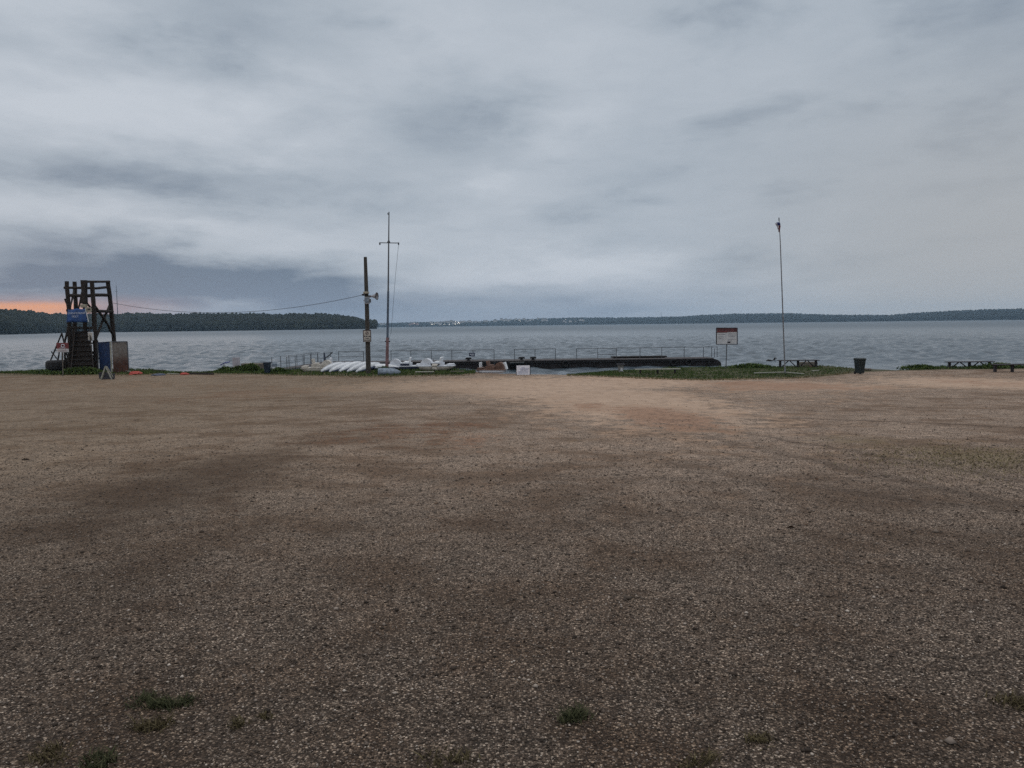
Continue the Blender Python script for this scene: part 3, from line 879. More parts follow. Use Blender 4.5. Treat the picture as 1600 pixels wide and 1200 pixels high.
# boarded lower sides
brd = MB()
for i in range(7):
    brd.beam(T(111, 556 + i * 4, .12), T(152, 556.5 + i * 4, .12), .03, .17)
brd.go('lower_boarding', M['log'], tower)
bkb = MB()
for i in range(9):
    px_l = 110 + i * 4.6 + random.uniform(-.5, .5)
    bkb.beam(T(px_l, 536 + random.uniform(-3, 6), 1.2), T(px_l + random.uniform(-1, 1), 583, 1.2), .2, .04)
bkb.go('rear_boarding', M['log'], tower)
lw = MB()
for i in range(5):
    lw.beam(T(101 - i * .3, 561 + i * 5, .3), T(112, 561 + i * 5, .2), .04, .2)
lw.go('side_boarding', M['log'], tower)
for i, (a_, b_) in enumerate((((141, 536), (153, 537)), ((141, 548), (152, 558)), ((141, 560), (155, 560)))):
    log('brace', [a_, b_], .055, .05)

banner = thing('banner', P(121, 493, TY - .55), 0, 'blue rescue post banner with white lettering on the front of the timber tower', 'banner')


def B(px, py, dy=-.55): return P(px, py, TY + dy) - banner.location


cl = []
for j in range(7):
    row = []
    for i in range(11):
        u, v_ = i / 10, j / 6
        x0 = 106 + (103.5 - 106) * v_; x1 = 132.5 + (137 - 132.5) * v_; yt = 483.5 - 1.5 * u + .8 * math.sin(u * 9); yb = 503.5
        row.append(B(x0 + (x1 - x0) * u, yt + (yb - yt) * v_, -.55 + .03 * math.sin(u * 11 + v_ * 3) - .15 * v_))
    cl.append(row)
bw = MB(); bw.loft(cl, cap=False, closed=False)
bo = bw.go('banner_cloth', M['banner'], banner, True)
sm = bo.modifiers.new('solid', 'SOLIDIFY'); sm.thickness = .015
MB().beam(B(133, 482, -.56), B(138.5, 503, -.72), .03, .06).go('edge_strip', M['signwhite'], banner)
text('lettering', 'СПАСАТЕЛЬНЫЙ', .205, B(119.5, 489.5, -.68), M['letter'], banner, sx=.78)
text('lettering', 'ПОСТ', .20, B(117.5, 494.8, -.74), M['letter'], banner, sx=.9)

# lamps and boxes hung on the tower
fl_ = thing('floodlight', P(131, 478, TY - .3), 0, 'boxy cream floodlight above the blue banner on the timber tower', 'floodlight')
MB().box((0, 0, 0), (.42, .3, .26), bev=.03).go('housing', M['beige'], fl_)
MB().box((-.05, .02, -.19), (.06, .06, .2)).go('bracket', M['steel'], fl_)
sp_ = thing('loudspeaker', P(140, 484, TY - .3), 0, 'beige square loudspeaker right of the blue banner', 'loudspeaker')
MB().loft([[(-.22, -.2, -.22), (.22, -.2, -.22), (.22, -.2, .2), (-.22, -.2, .2)], [(-.1, .15, -.1), (.1, .15, -.1), (.1, .15, .1), (-.1, .15, .1)]]).go('horn', M['beige'], sp_)
MB().box((.06, -.21, .04), (.2, .02, .1)).go('mouth', M['ink'], sp_)
wb = thing('electric_box', P(142, 525.5, TY - .35), 0, 'white electric box hanging low on the right leg of the timber tower', 'box')
MB().box((0, 0, 0), (.38, .2, .68), bev=.05).go('case', M['signwhite'], wb)
MB().box((0, -.11, 0), (.3, .02, .56), bev=.008).go('door', M['cream'], wb)

# red and white sign in front of the tower
g0 = G(98, 588)
rs = thing('warning_sign', g0, R(4), 'small red and white warning sign on a post before the timber tower', 'sign')
sY = g0.y
def RS(px, py, dy=0): 
    q = P(px, py, sY + dy) - g0; return q
MB().tube([(0, 0, -.2), RS(98, 538, .05)], .035, 7).go('post', M['board'], rs)
a_, b_ = RS(88.3, 536), RS(107, 550.5)
cx_, cz_ = (a_.x + b_.x) / 2, (a_.z + b_.z) / 2; w_, h_ = b_.x - a_.x, a_.z - b_.z
MB().box((cx_, 0, cz_ + h_ * .2), (w_, .04, h_ * .62)).go('red_panel', M['redsign'], rs)
MB().box((cx_, 0, cz_ - h_ * .3), (w_, .04, h_ * .36)).go('white_panel', M['signwhite'], rs)
em = MB(); em.tube([(cx_ + .04 + .12 * math.cos(k * .63), -.03, cz_ + h_ * .2 + .1 * math.sin(k * .63)) for k in range(11)], .03, 6, cap=True)
em.box((cx_ + .02, -.028, cz_ - .02), (.42, .012, .03)); em.go('emblem', M['letter'], rs)
strokes([(cx_ - w_ * .42, cx_ + w_ * .42, cz_ - h_ * .25, .035), (cx_ - w_ * .35, cx_ + w_ * .35, cz_ - h_ * .38, .03)], -.026, 3).go('lettering', M['redsign'], rs)

# tractor tyre and trestle of poles left of the tower
ty0 = at(92, 60.5)
ty0.z += .12
ty_ = thing('tractor_tyre', ty0, 0, 'large black tractor tyre lying flat at the foot of the timber tower', 'tyre')
rings = []
for k in range(28):
    an = 2 * math.pi * k / 28; ring = []
    for (r_, z_) in ((.86, .12), (.89, .3), (.86, .5), (.74, .6), (.52, .56), (.44, .3), (.52, .06), (.74, 0)):
        rq = r_ + (.03 if k % 2 else 0) * (r_ > .7); ring.append((rq * math.cos(an), rq * math.sin(an), z_ + .05))
    rings.append(ring)
rings.append(rings[0]); ty_.scale = (1, 1, 1.35)
MB().loft(rings, cap=False).go('tread', M['rubber'], ty_)
MB().tube([(.45 * math.cos(k * .4), .45 * math.sin(k * .4), .33) for k in range(17)], .05, 6).go('rim', M['steel'], ty_)
tr0 = at(93, 61.5)
tr = thing('trestle', tr0, 0, 'leaning trestle of thin dark poles behind the red and white sign', 'trestle')
def TR(px, py, dy=0): return P(px, py, 61.5 + dy) - tr0
for a_, b_ in (((97, 520), (77, 568)), ((97, 522), (110, 578)), ((93, 548), (88, 580)), ((97.5, 548), (97, 580))):
    MB().tube([TR(*a_), TR(*b_)], .055, 7, .1).go('leg', M['log'], tr)
for a_, b_ in (((79, 564.5), (109, 565)), ((87, 548), (104, 549)), ((80, 549), (90, 562))):
    MB().tube([TR(*a_, -.1), TR(*b_, -.1)], .04, 6, .1).go('crossbar', M['log'], tr)

# changing cabin: blue wall, white corner post, rusty wall
cY = 58.2
c0 = at(174, cY)
cab = thing('changing_cabin', c0, 0, 'sheet metal changing cabin with a blue and a rusty wall beside the timber tower', 'changing cabin')
def CB(px, py, dy=0): return P(px, py, cY + dy) - c0
def wall(name, m, a_, b_, pyta, pytb, da, db, zb):
    A, Bq = CB(a_, pyta, da), CB(b_, pytb, db)
    n_ = Vector((0, .03, 0))
    A0, B0 = Vector((A.x, A.y, zb)), Vector((Bq.x + (.06 if b_ > 190 else 0), Bq.y, zb))
    w = MB().add([A0, B0, Bq, A, A0 + n_, B0 + n_, Bq + n_, A + n_], [[0, 1, 2, 3], [5, 4, 7, 6], [0, 4, 5, 1], [1, 5, 6, 2], [2, 6, 7, 3], [3, 7, 4, 0]])
    return w.go(name, m, cab)
wall('blue_wall', M['blue'], 153.5, 172.6, 536, 534.5, 1.3, 0.03, .04)
wall('rusty_wall', M['rust'], 174.6, 198.4, 534.6, 534.4, 0.03, .9, .04)
MB().beam(CB(172.6, 533.8, -.02), Vector((.05, -.02, -.1)), .09, .09).go('corner_post', M['palewood'], cab)
MB().beam(CB(198.6, 534, .9), Vector((CB(201, 578, .9).x, .9, -.1)), .07, .07).go('post', M['steel'], cab)
MB().beam(CB(153, 535.5, 1.3), Vector((CB(153, 578, 1.3).x, 1.3, -.1)), .07, .07).go('post', M['steel'], cab)
MB().beam(CB(174, 534, 0), CB(198.6, 533.6, .9), .06, .06).go('top_rail', M['steel'], cab)
MB().beam(CB(173, 534, 0), CB(153, 535.4, 1.3), .06, .06).go('top_rail', M['blue'], cab)

# little A-shaped trestle board
tg = G(166, 593.5)
ab = thing('sandwich_board', tg, R(8), 'small pale A-shaped trestle with a black board before the changing cabin', 'sandwich board')
sc = tg.y / FPX
hh = 21.5 * sc; hw = 8.2 * sc
MB().beam((-hw, 0, 0), (0, 0, hh), .07, .07).beam((hw, 0, 0), (0, 0, hh), .07, .07).go('front_leg', M['palewood'], ab)
MB().beam((-hw - .1, .55, 0), (-.05, .1, hh * .95), .06, .06).beam((hw - .05, .55, 0), (.05, .1, hh * .95), .06, .06).go('rear_leg', M['palewood'], ab)
MB().box((-.05, .5, hh * .22), (hw * 2.4, .04, hh * .42), Matrix.Rotation(R(-12), 3, 'X')).go('board', M['ink'], ab)
g1 = G(153.5, 592)
cr = thing('crate', g1 + Vector((.1, .5, 0)), R(10), 'low black crate lying left of the pale A-shaped trestle', 'crate')
MB().box((0, 0, .2), (.46, .4, .4), bev=.02).go('case', M['ink'], cr); MB().box((0, 0, .415), (.5, .44, .03)).go('lid', M['log'], cr)


def pole_on_ground(name, p0, p1, r, m, lab, cat, lift=.05, group=None, flat=False):
    a_, b_ = G(*p0), G(*p1); a_.z += lift; b_.z += lift
    o_ = (MB().beam(a_, b_, r * 2.4, r, .005) if flat else MB().tube([a_, a_.lerp(b_, .5) + Vector((0, 0, .01)), b_], r, 7)).go(name, m)
    tag(o_, lab, cat, group); return o_


pole_on_ground('fallen_pole', (172, 579.5), (204, 583.5), .03, M['palewood'], 'thin pale pole lying on the grass right of the rusty wall', 'pole', .15)
pole_on_ground('beam', (240, 580.5), (258, 581.5), .09, M['log'], 'black beam lying on the bank right of the changing cabin', 'beam', .08)
pole_on_ground('beam', (257, 582.2), (272, 580.2), .09, M['log'], 'short black beam slanting up at the end of the longer one', 'beam', .08)
pole_on_ground('plank', (262, 584.5), (280, 585.5), .05, M['palewood'], 'pale plank lying beside the blue bundle', 'plank', .05, flat=True)
pole_on_ground('beam', (297, 585), (334, 585.5), .07, M['log'], 'long dark beam lying at the water edge left of the weeds', 'beam', .06)


def heap(px, py, rx, ry, hz, m, name, lab, cat):
    c_ = G(px, py); rings_ = []
    for j in range(6):
        f = j / 5; rr2 = math.cos(f * math.pi / 2) ** .7
        rings_.append([(rx * rr2 * math.cos(k * .449) * random.uniform(.85, 1.15) + .0, ry * rr2 * math.sin(k * .449) * random.uniform(.85, 1.15), hz * math.sin(f * math.pi / 2) * random.uniform(.8, 1.1)) for k in range(14)])
    o_ = MB().loft(rings_).go(name, m, smooth=False); o_.location = c_; tag(o_, lab, cat); return o_


heap(212, 585, .5, .5, .24, M['red'], 'cloth_heap', 'crumpled red cloth heap at the grass edge right of the changing cabin', 'cloth')
heap(248, 586.5, .5, .4, .14, M['navy'], 'bundle', 'flat dark blue bundle right of the red cloth heap', 'bundle')
heap(288, 585.5, .32, .3, .16, M['red'], 'buoy', 'small faded red float near the water edge left of the weeds', 'float')

# pale panel and blue plank left of the bins
pw = at(370, 60)
pn = thing('panel', pw, R(-6), 'pale pinkish white panel on thin legs among the weeds by the water', 'panel')
def PN(px, py): return P(px, py, 60) - pw
a_, b_ = PN(362.5, 558.5), PN(375.5, 574)
MB().box(((a_.x + b_.x) / 2, 0, (a_.z + b_.z) / 2), (b_.x - a_.x, .03, a_.z - b_.z), bev=.01).go('sheet', pmat('faded_pink', (.42, .40, .44), .6, .15, 3), pn)
for xx in (a_.x + .05, b_.x - .05): MB().tube([(xx, .03, -.1), (xx, .03, a_.z)], .022, 6).go('leg', M['board'], pn)
bp0 = P(351, 568, 63)
bp = MB().beam(P(344.5, 570, 63) - bp0, P(353.5, 566, 63) - bp0, .2, .07, .02).tube([P(352, 567.5, 63) - bp0, P(359.5, 565, 63.2) - bp0], .05, 6).go('paddle', pmat('blue_plastic', (.10, .11, .32), .5, .2, 6))
bp.location = bp0; tag(bp, 'small blue paddle slanting above the water left of the pale panel', 'paddle')
kb = P(351, 573, 63); 
bo_ = MB().tube([Vector((0, 0, -1.2)), Vector((.0, 0, .2))], .03, 6).go('stake', M['board']); bo_.location = P(350, 570, 63.05); tag(bo_, 'thin stake in the shallows carrying the blue paddle', 'stake')

# the weeds: leafy clumps of their own
def bush(px, Y, rx, ry, hz, n_, lab):
    o_ = at(px, Y); p_ = np.empty((n_, 3)); uu = RNG.normal(0, .42, (n_, 2))
    p_[:, 0] = uu[:, 0] * rx; p_[:, 1] = uu[:, 1] * ry; p_[:, 2] = RNG.uniform(0, 1, n_) ** 1.3 * hz * np.exp(-(uu ** 2).sum(1) * 1.2)
    ob = blades('weed', p_, .17, .09, M['grass'], lean=1.3); ob.location = o_; tag(ob, lab, 'weed', 'leafy weeds on the bank')


bush(353, 59, .7, .4, .35, 900, 'low leafy weed leftmost below the blue paddle')
bush(377, 58.5, 1.4, .5, .42, 1500, 'broad leafy weed below the pale panel')
bush(391, 58, 1.0, .5, .62, 1300, 'tallest leafy weed left of the dark blue bin')
bush(436, 56, .8, .4, .35, 1200, 'low leafy weed right of the dark blue bin')
bush(600, 54, .7, .4, .45, 1200, 'leafy weed at the foot of the mast')
bush(1172, 55.5, 1.6, .6, .24, 1100, 'leafy weed on the bank between the board and the flagpole')
bush(1437, 51.8, 1.3, .5, .24, 900, 'leafy weed on the shore left of the far bench')
bush(1560, 51.6, 1.8, .5, .28, 1200, 'leafy weed growing through the near bench at right')
bush(72, 59.5, .9, .4, .2, 500, 'low weed at the left of the tractor tyre')
bush(128, 57.6, 2.0, .4, .5, 2600, 'dark weed in front of the stair of the timber tower')

sl0 = at(398, 60.3)
sl = MB().box((0, 0, .3), (1.9, .9, .55), bev=.08).go('slab', M['board']); sl.location = sl0; tag(sl, 'weathered grey slab behind the weeds left of the dark blue bin', 'slab')


# ------------------------------------------------------------------ bins
def wheelie(px, py, hpx, m, lab):
    g_ = G(px, py); s_ = hpx * g_.y / FPX / 1.08
    o_ = thing('wheelie_bin', g_, R(random.uniform(-12, 12)), lab, 'bin', 'wheelie bins on the beach')
    o_.scale = (s_ * .88, s_ * .9, s_)
    def ring(w, d, z_): return [(-w, -d, z_), (w, -d, z_), (w, d, z_), (-w, d, z_)]
    MB().loft([ring(.215, .24, .06), ring(.225, .25, .3), ring(.27, .31, .9), ring(.285, .33, .93), ring(.285, .33, .97)]).go('body', m, o_)
    lid = MB().loft([ring(.30, .35, .975), ring(.30, .35, 1.02), ring(.26, .28, 1.07)]).go('lid', m, o_)
    MB().tube([(-.27, .36, .99), (.27, .36, .99)], .02, 6).go('handle', m, lid)
    for xx in (-.24, .24): MB().tube([(xx - .03, .22, .1), (xx + .03, .22, .1)], .1, 12).go('wheel', M['rubber'], o_)
    return o_


wheelie(1343, 584.5, 25.5, M['bin'], 'dark green wheelie bin standing alone on the right of the beach')
wheelie(418, 584, 18.7, M['binblue'], 'dark blue wheelie bin at the start of the gangway')
g_ = at(429.5, 57)
cn = thing('barrel', g_, 0, 'small white drum with a blue lid right behind the dark blue bin', 'drum')
MB().tube([(0, 0, 0), (0, 0, .1), (0, 0, .42), (0, 0, .46)], [.17, .18, .18, .16], 14).go('body', M['white'], cn)
MB().tube([(0, 0, .46), (0, 0, .66), (0, 0, .7)], [.19, .19, .15], 14).go('lid', M['bluegrey'], cn)
g_ = G(970, 581.5)
lb = thing('litter_bin', g_, 0, 'squat grey concrete litter bin with a dark rim before the pier', 'bin')
MB().loft([[(r_ * math.cos(k * math.pi / 4 + .39), r_ * math.sin(k * math.pi / 4 + .39), z_) for k in range(8)] for r_, z_ in ((.17, 0), (.17, .05), (.16, .08), (.22, .42), (.24, .45), (.2, .5))]).go('body', M['concrete'], lb)
MB().tube([(.25 * math.cos(k * .3925), .25 * math.sin(k * .3925), .54) for k in range(17)], .05, 6).go('rim', M['ink'], lb)
MB().box((.02, -.2, .2), (.16, .02, .22)).go('label_plate', M['signwhite'], lb)

# ------------------------------------------------------------------ boats on the bank
def make_pedal_boat(label, hull_m, panel_m, seat_m, body_m):
    o_ = thing('pedal_boat', (0, 0, 0), 0, label, 'pedal boat', 'pedal boats stored on the bank')
    for s_ in (-1, 1):
        rings_ = []
        for (xx, hw_, z0, z1) in ((-1.22, .04, .16, .25), (-1.1, .15, .05, .25), (-.6, .17, 0, .25), (.5, .17, 0, .25), (.95, .15, .05, .25), (1.22, .04, .18, .26)):
            rings_.append([(xx, s_ * .5 - hw_, z1), (xx, s_ * .5 - hw_, (z0 + z1) / 2), (xx, s_ * .5 - hw_ * .5, z0), (xx, s_ * .5 + hw_ * .5, z0), (xx, s_ * .5 + hw_, (z0 + z1) / 2), (xx, s_ * .5 + hw_, z1)])
        MB().loft(rings_).go('pontoon', hull_m, o_)
    MB().box((0, 0, .275), (2.5, 1.4, .06), bev=.02).go('deck', body_m, o_)
    MB().loft([[(-.35, -.6, .3), (.45, -.6, .3), (.45, -.6, .52), (-.35, -.6, .52)], [(-.35, .6, .3), (.45, .6, .3), (.45, .6, .52), (-.35, .6, .52)]]).go('cockpit', body_m, o_)
    MB().box((-.02, -.62, .40), (.62, .03, .14), bev=.01).go('side_panel', panel_m, o_)
    for s_ in (-1, 1):
        st = MB().box((.12, s_ * .28, .56), (.42, .42, .1), bev=.03)
        st.box((.33, s_ * .28, .72), (.12, .42, .36), Matrix.Rotation(R(12), 3, 'Y'), bev=.04).go('seat', seat_m, o_)
    arch = []
    for yy in (-.36, .36):
        arch.append([(-.72 + .43 * math.cos(k * math.pi / 12), yy, .30 + .50 * math.sin(k * math.pi / 12)) for k in range(13)])
    MB().loft(arch).go('paddle_housing', body_m, o_)
    MB().tube([(-.2, .0, .5), (-.28, 0, .82)], .02, 6).go('steering_lever', M['steel'], o_)
    MB().box((.98, 0, .36), (.42, 1.1, .12), bev=.03).go('bow_step', body_m, o_)
    return o_


b1 = make_pedal_boat('white pedal boat with a navy hull directly right of the mast', M['navy'], M['navy'], M['white2'], M['white'])
q = G(634, 577.8); b1.location = q; b1.rotation_euler = (0, 0, R(4)); b1.scale = [1.05 * q.y / 57] * 3
b2 = make_pedal_boat('cream edged white pedal boat, the right one of the pair beside the mast', M['cream'], M['steel'], M['white2'], M['white'])
q = at(683, 56.5); b2.location = q + Vector((0, 0, .1)); b2.rotation_euler = (0, 0, R(-5)); b2.scale = (1.05, 1.05, 1.05)
MB().tube([(-.2, -.64, .14), (.1, -.64, .1), (.12, -.64, .3), (-.22, -.64, .3)], .16, 8).go('chain_cover', M['cream'], b2)
b3 = make_pedal_boat('cream pedal boat leftmost on the bank at the end of the gangway', M['cream'], M['cream'], M['cream'], M['cream'])
q = at(497, 57.5); b3.location = q; b3.rotation_euler = (0, 0, R(186)); b3.scale = (.95, 1, 1.1)
b4 = make_pedal_boat('brown pedal boat with white trim beside the boarding ramp', M['white'], M['signwhite'], M['brown'], M['brown'])
q = at(769, 54); b4.location = q + Vector((0, 0, .12)); b4.rotation_euler = (0, 0, R(170)); b4.scale = (.82, 1, 1.0)
MB().box((1.1, -.3, .52), (.1, .7, .5), bev=.02).go('headboard', M['white2'], b4)
MB().box((-1.12, -.3, .5), (.2, .6, .55), Matrix.Rotation(R(20), 3, 'Y'), bev=.03).go('tail_fin', M['white2'], b4)


def make_canoe(label):
    o_ = thing('upturned_boat', (0, 0, 0), 0, label, 'boat', 'white boats lying keel up on the bank')
    rings_ = []
    for i in range(11):
        u = i / 10; xx = -1.55 + 3.1 * u; s_ = max(.03, math.sin(math.pi * (u * .92 + .05))) ** .6
        rings_.append([(xx, .20 * s_ * math.cos(k * math.pi / 8), .05 + .38 * s_ * math.sin(k * math.pi / 8) ** .8) for k in range(9)])
    MB().loft(rings_).go('hull', M['white2'], o_, True)
    MB().tube([(r_[4][0], 0, r_[4][2] + .0) for r_ in rings_], .03, 6).go('keel', M['white'], o_)
    for s_ in (0, 8): MB().tube([Vector(r_[s_]) * 1.0 + Vector((0, .02 * (1 if s_ == 0 else -1), .03)) for r_ in rings_], [.02] + [.065] * 9 + [.02], 6).go('gunwale', M['navy'], o_)  # gunwale thickened and navy, painting the hull sides' shade as a dark band
    return o_


LABS = ['white boat lying keel up, leftmost of the row before the loudspeaker pole', 'white boat lying keel up, second from the left in the row before the pole',
        'white boat lying keel up, middle one of the row before the pole', 'white boat lying keel up, fourth from the left in the row before the pole',
        'white boat lying keel up, last of the row right against the pole', 'white boat lying keel up half hidden between the pole and the mast',
        'white boat lying keel up at the back of the row, only its top showing']
cano = make_canoe(LABS[0])
for i, (px, Y, rz, tilt, dzz) in enumerate([(521, 57.2, 64, 9, .10), (535, 56.8, 62, 9, .10), (549, 57.1, 64, 11, .10), (562, 56.7, 61, 11, .10), (576, 56.3, 62, 9, .08), (594, 56.8, 8, 2, .0), (541, 60.8, 6, 0, .2)]):
    c_ = cano if i == 0 else dup(cano, label=LABS[i])
    c_.location = at(px, Y) + Vector((0, 0, .12 + dzz)); c_.rotation_euler = (R(random.uniform(-12, 12)), R(-tilt), R(rz)); c_.scale = (.92, 1, 1) if i < 6 else (.75, 1, .8)

rb0 = G(608, 585)
rb = thing('rowing_boat', rb0, R(5), 'small blue grey boat lying keel up at the foot of the mast', 'boat')
rg = []
for i in range(9):
    u = i / 8; s_ = (.82 + .18 * math.sin(u * 2)) if u < .7 else max(.1, (1 - u) / .3) ** .6
    rg.append([(-.75 + 1.55 * u, .42 * s_ * math.cos(k * math.pi / 8), .5 * s_ ** .5 * math.sin(k * math.pi / 8) ** .7 * (1 - .25 * u)) for k in range(9)])
MB().loft(rg).go('hull', M['bluegrey'], rb, True)
MB().tube([(r_[0][0], r_[0][1], .02) for r_ in rg], .03, 6).go('gunwale', M['board'], rb)
MB().tube([r_[4] for r_ in rg], .025, 6).go('keel', M['bluegrey'], rb)

seat_ = thing('seat_back', at(517.5, 59.0), R(10), 'pale figure-shaped seat back standing behind the leftmost upturned boat', 'seat')
MB().loft([[(w * math.cos(k * .785), .12 * math.sin(k * .785), z_) for k in range(8)] for w, z_ in ((.25, 0), (.24, .3), (.2, .6), (.1, .78), (.13, .92), (.05, 1.02))]).go('shell', M['white'], seat_, True)
MB().box((.3, -.02, .42), (.22, .2, .1), bev=.03).go('armrest', M['white'], seat_)

# low bench boards between the boats and the gravel
def low_bench(px0, px1, py, hgt, m, lab, leg_m, group=None, grp='low plank benches'):
    a_, b_ = G(px0, py), G(px1, py); Yb = (a_.y + b_.y) / 2
    a_ = at(px0, Yb); b_ = at(px1, Yb); L_ = b_.x - a_.x
    o_ = thing('plank_bench', (a_ + b_) / 2, 0, lab, 'bench', grp)
    MB().box((0, 0, hgt), (L_, .34, .055), bev=.01).go('seat', m, o_)
    for xx in (-L_ * .36, L_ * .36) if L_ < 2 else (-L_ * .38, 0, L_ * .38):
        MB().beam((xx, 0, -.1), (xx, 0, hgt - .03), .18, .1).go('leg', leg_m, o_)
    return o_


low_bench(649, 678, 584.5, .16, M['palewood'], 'short pale plank bench in the grass before the right pedal boat', M['concrete'])
low_bench(704, 725, 583, .12, M['board'], 'grey plank bench lying low right of the pedal boats', M['log'])
low_bench(992, 1063, 584.8, .34, M['palewood'], 'long pale plank bench on the grass before the pier', M['log'])

# ------------------------------------------------------------------ loudspeaker pole
PY = 53.5
pb = at(575.5, PY)
pole = thing('utility_pole', pb, 0, 'leaning dark wooden pole standing among the white boats', 'pole')
def PL(px, py, dy=0): return P(px, py, PY + dy) - pb
pts = [PL(575.8, 583), PL(574.5, 530), PL(573.3, 480), PL(572, 440), PL(570.8, 401.5)]
MB().tube([pts[0] - Vector((0, 0, .3))] + pts, [.185, .18, .165, .15, .135, .115], 12, .03).go('shaft', M['pole'], pole)
MB().box(PL(573, 470, -.02), (.4, .36, .05)).go('clamp', M['rustypaint'], pole)
hs = thing('horn_loudspeaker', P(579, 463, PY - .2), R(-14), 'grey horn loudspeaker pointing right on the wooden pole', 'loudspeaker')
hr = [(0, .06), (.12, .07), (.3, .13), (.42, .20), (.48, .24)]
MB().loft([[(x_, r_ * math.cos(k * .5236), r_ * math.sin(k * .5236) * 1.05) for k in range(12)] for x_, r_ in hr], cap=False).go('horn', pmat('grey_horn', (.34, .34, .37), .5, .2, 8), hs, True)
MB().tube([(-.14, 0, 0), (0.02, 0, 0)], .08, 10).go('driver', M['steel'], hs)
MB().tube([(.48 + 0, .24 * math.cos(k * .5236), .25 * math.sin(k * .5236)) for k in range(13)], .025, 6).go('rim', M['ink'], hs)
MB().box((.0, .05, -.02), (.06, .3, .05)).go('bracket', M['rustypaint'], hs)
fl2 = thing('floodlight', P(570.5, 458.6, PY - .22), R(-10), 'small cream floodlight with a black face above the horn loudspeaker', 'floodlight')
MB().box((.08, 0, .06), (.34, .28, .14), bev=.02).go('housing', M['beige'], fl2)
MB().box((-.08, -.02, -.05), (.26, .24, .06), Matrix.Rotation(R(-12), 3, 'Y')).go('lens', M['ink'], fl2)
eb = thing('electric_box', P(573.5, 469.5, PY - .25), 0, 'grey electric box below the horn loudspeaker on the pole', 'box')
MB().box((0, 0, 0), (.34, .2, .5), bev=.03).go('case', pmat('grey_box', (.30, .31, .34), .6, .2, 9), eb)
MB().box((.21, .05, -.02), (.1, .16, .26), bev=.02).go('side_box', M['steel'], eb)
MB().box((0, -.105, .02), (.26, .015, .36)).go('door', M['bluegrey'], eb)
sg = thing('notice_sign', P(573.6, 525, PY - .24), 0, 'white notice with a dark red frame nailed to the wooden pole', 'sign')
sw, sh = 11.6 * PY / FPX, 17.5 * PY / FPX
MB().box((0, 0, 0), (sw, .02, sh)).go('panel', M['cream'], sg)
fr = MB()
for s_ in (-1, 1):
    fr.box((s_ * sw / 2, -.012, 0), (.045, .03, sh + .045)); fr.box((0, -.012, s_ * sh / 2), (sw - .046, .03, .045))
fr.go('frame', pmat('frame_dark', (.05, .03, .032), .6, .2, 8), sg)
strokes([(-sw * .42, sw * .42, -.03, .085), (-sw * .3, sw * .3, -.17, .06), (-sw * .42, sw * .42, -.29, .06)], -.016, 5).go('lettering', M['ink'], sg)
MB().tube([(.1 * math.cos(k * .5236), -.016, .2 + .1 * math.sin(k * .5236)) for k in range(13)], .018, 5).beam((-.07, -.016, .13), (.07, -.016, .27), .012, .03).go('emblem', pmat('emblem_red', (.12, .07, .07), .6, .2, 8), sg)

# the wire sagging from the pole to the tower
wa = P(566, 461, PY - .05); wz = P(174, 473, TY + BK)
wpts = []
for i in range(33):
    u = i / 32; p_ = wa.lerp(wz, u); sag = 4 * u * (1 - u); 
    wpts.append(p_ - Vector((0, 0, 1.02 * sag)))
tag(MB().tube(wpts, .016, 5).go('wire', M['ropegrey']), 'thin black wire sagging from the wooden pole to the timber tower', 'wire')
ins = MB().tube([P(566, 461.5, PY - .05), P(571, 461.5, PY - .1)], .03, 6).go('insulator', M['ink'], pole); ins.location = -pb

# ------------------------------------------------------------------ signal mast
MY = 55.0
mb0 = at(604.3, MY)
mast = thing('signal_mast', mb0, 0, 'tall thin steel mast with a cross yard, red oxide at its base', 'mast')
def MM(px, py, dy=0): return P(px, py, MY + dy) - mb0
MB().tube([MM(604.3, 582), MM(604.9, 560), MM(605.5, 527.5)], [.13, .12, .105], 12).go('lower_shaft', M['mastlow'], mast)
MB().tube([MM(605.5, 527.5), MM(606, 490), MM(606.6, 455)], [.085, .082, .078], 10).go('middle_shaft', M['mastup'], mast)
MB().tube([MM(606.6, 455.5), MM(607.3, 380), MM(607.8, 331)], [.06, .048, .036], 10).go('upper_shaft', M['steel'], mast)
MB().tube([MM(593, 379.3), MM(623.3, 379.7)], .032, 7).go('yard', M['steel'], mast)
for px in (593.5, 622.8): MB().box(MM(px, 380.8), (.09, .07, .17)).go('pulley', M['ink'], mast)
MB().loft([[MM(604.6, 379), MM(610, 379), MM(610, 379, .06), MM(604.6, 379, .06)], [MM(606.6, 375), MM(608.3, 375), MM(608.3, 375, .06), MM(606.6, 375, .06)]]).go('gusset', M['ink'], mast)
MB().tube([MM(606.3, 332.5), MM(605.8, 334.5), MM(607.7, 336)], .03, 6).go('top_block', M['ink'], mast)
MB().tube([MM(601.5, 533.4), MM(609.5, 533.6)], .045, 7).go('cross_pin', M['ink'], mast)
MB().tube([MM(622.8, 382), MM(618, 430), MM(611, 520), MM(606.8, 533)], .010, 4).go('halyard', M['ropegrey'], mast)

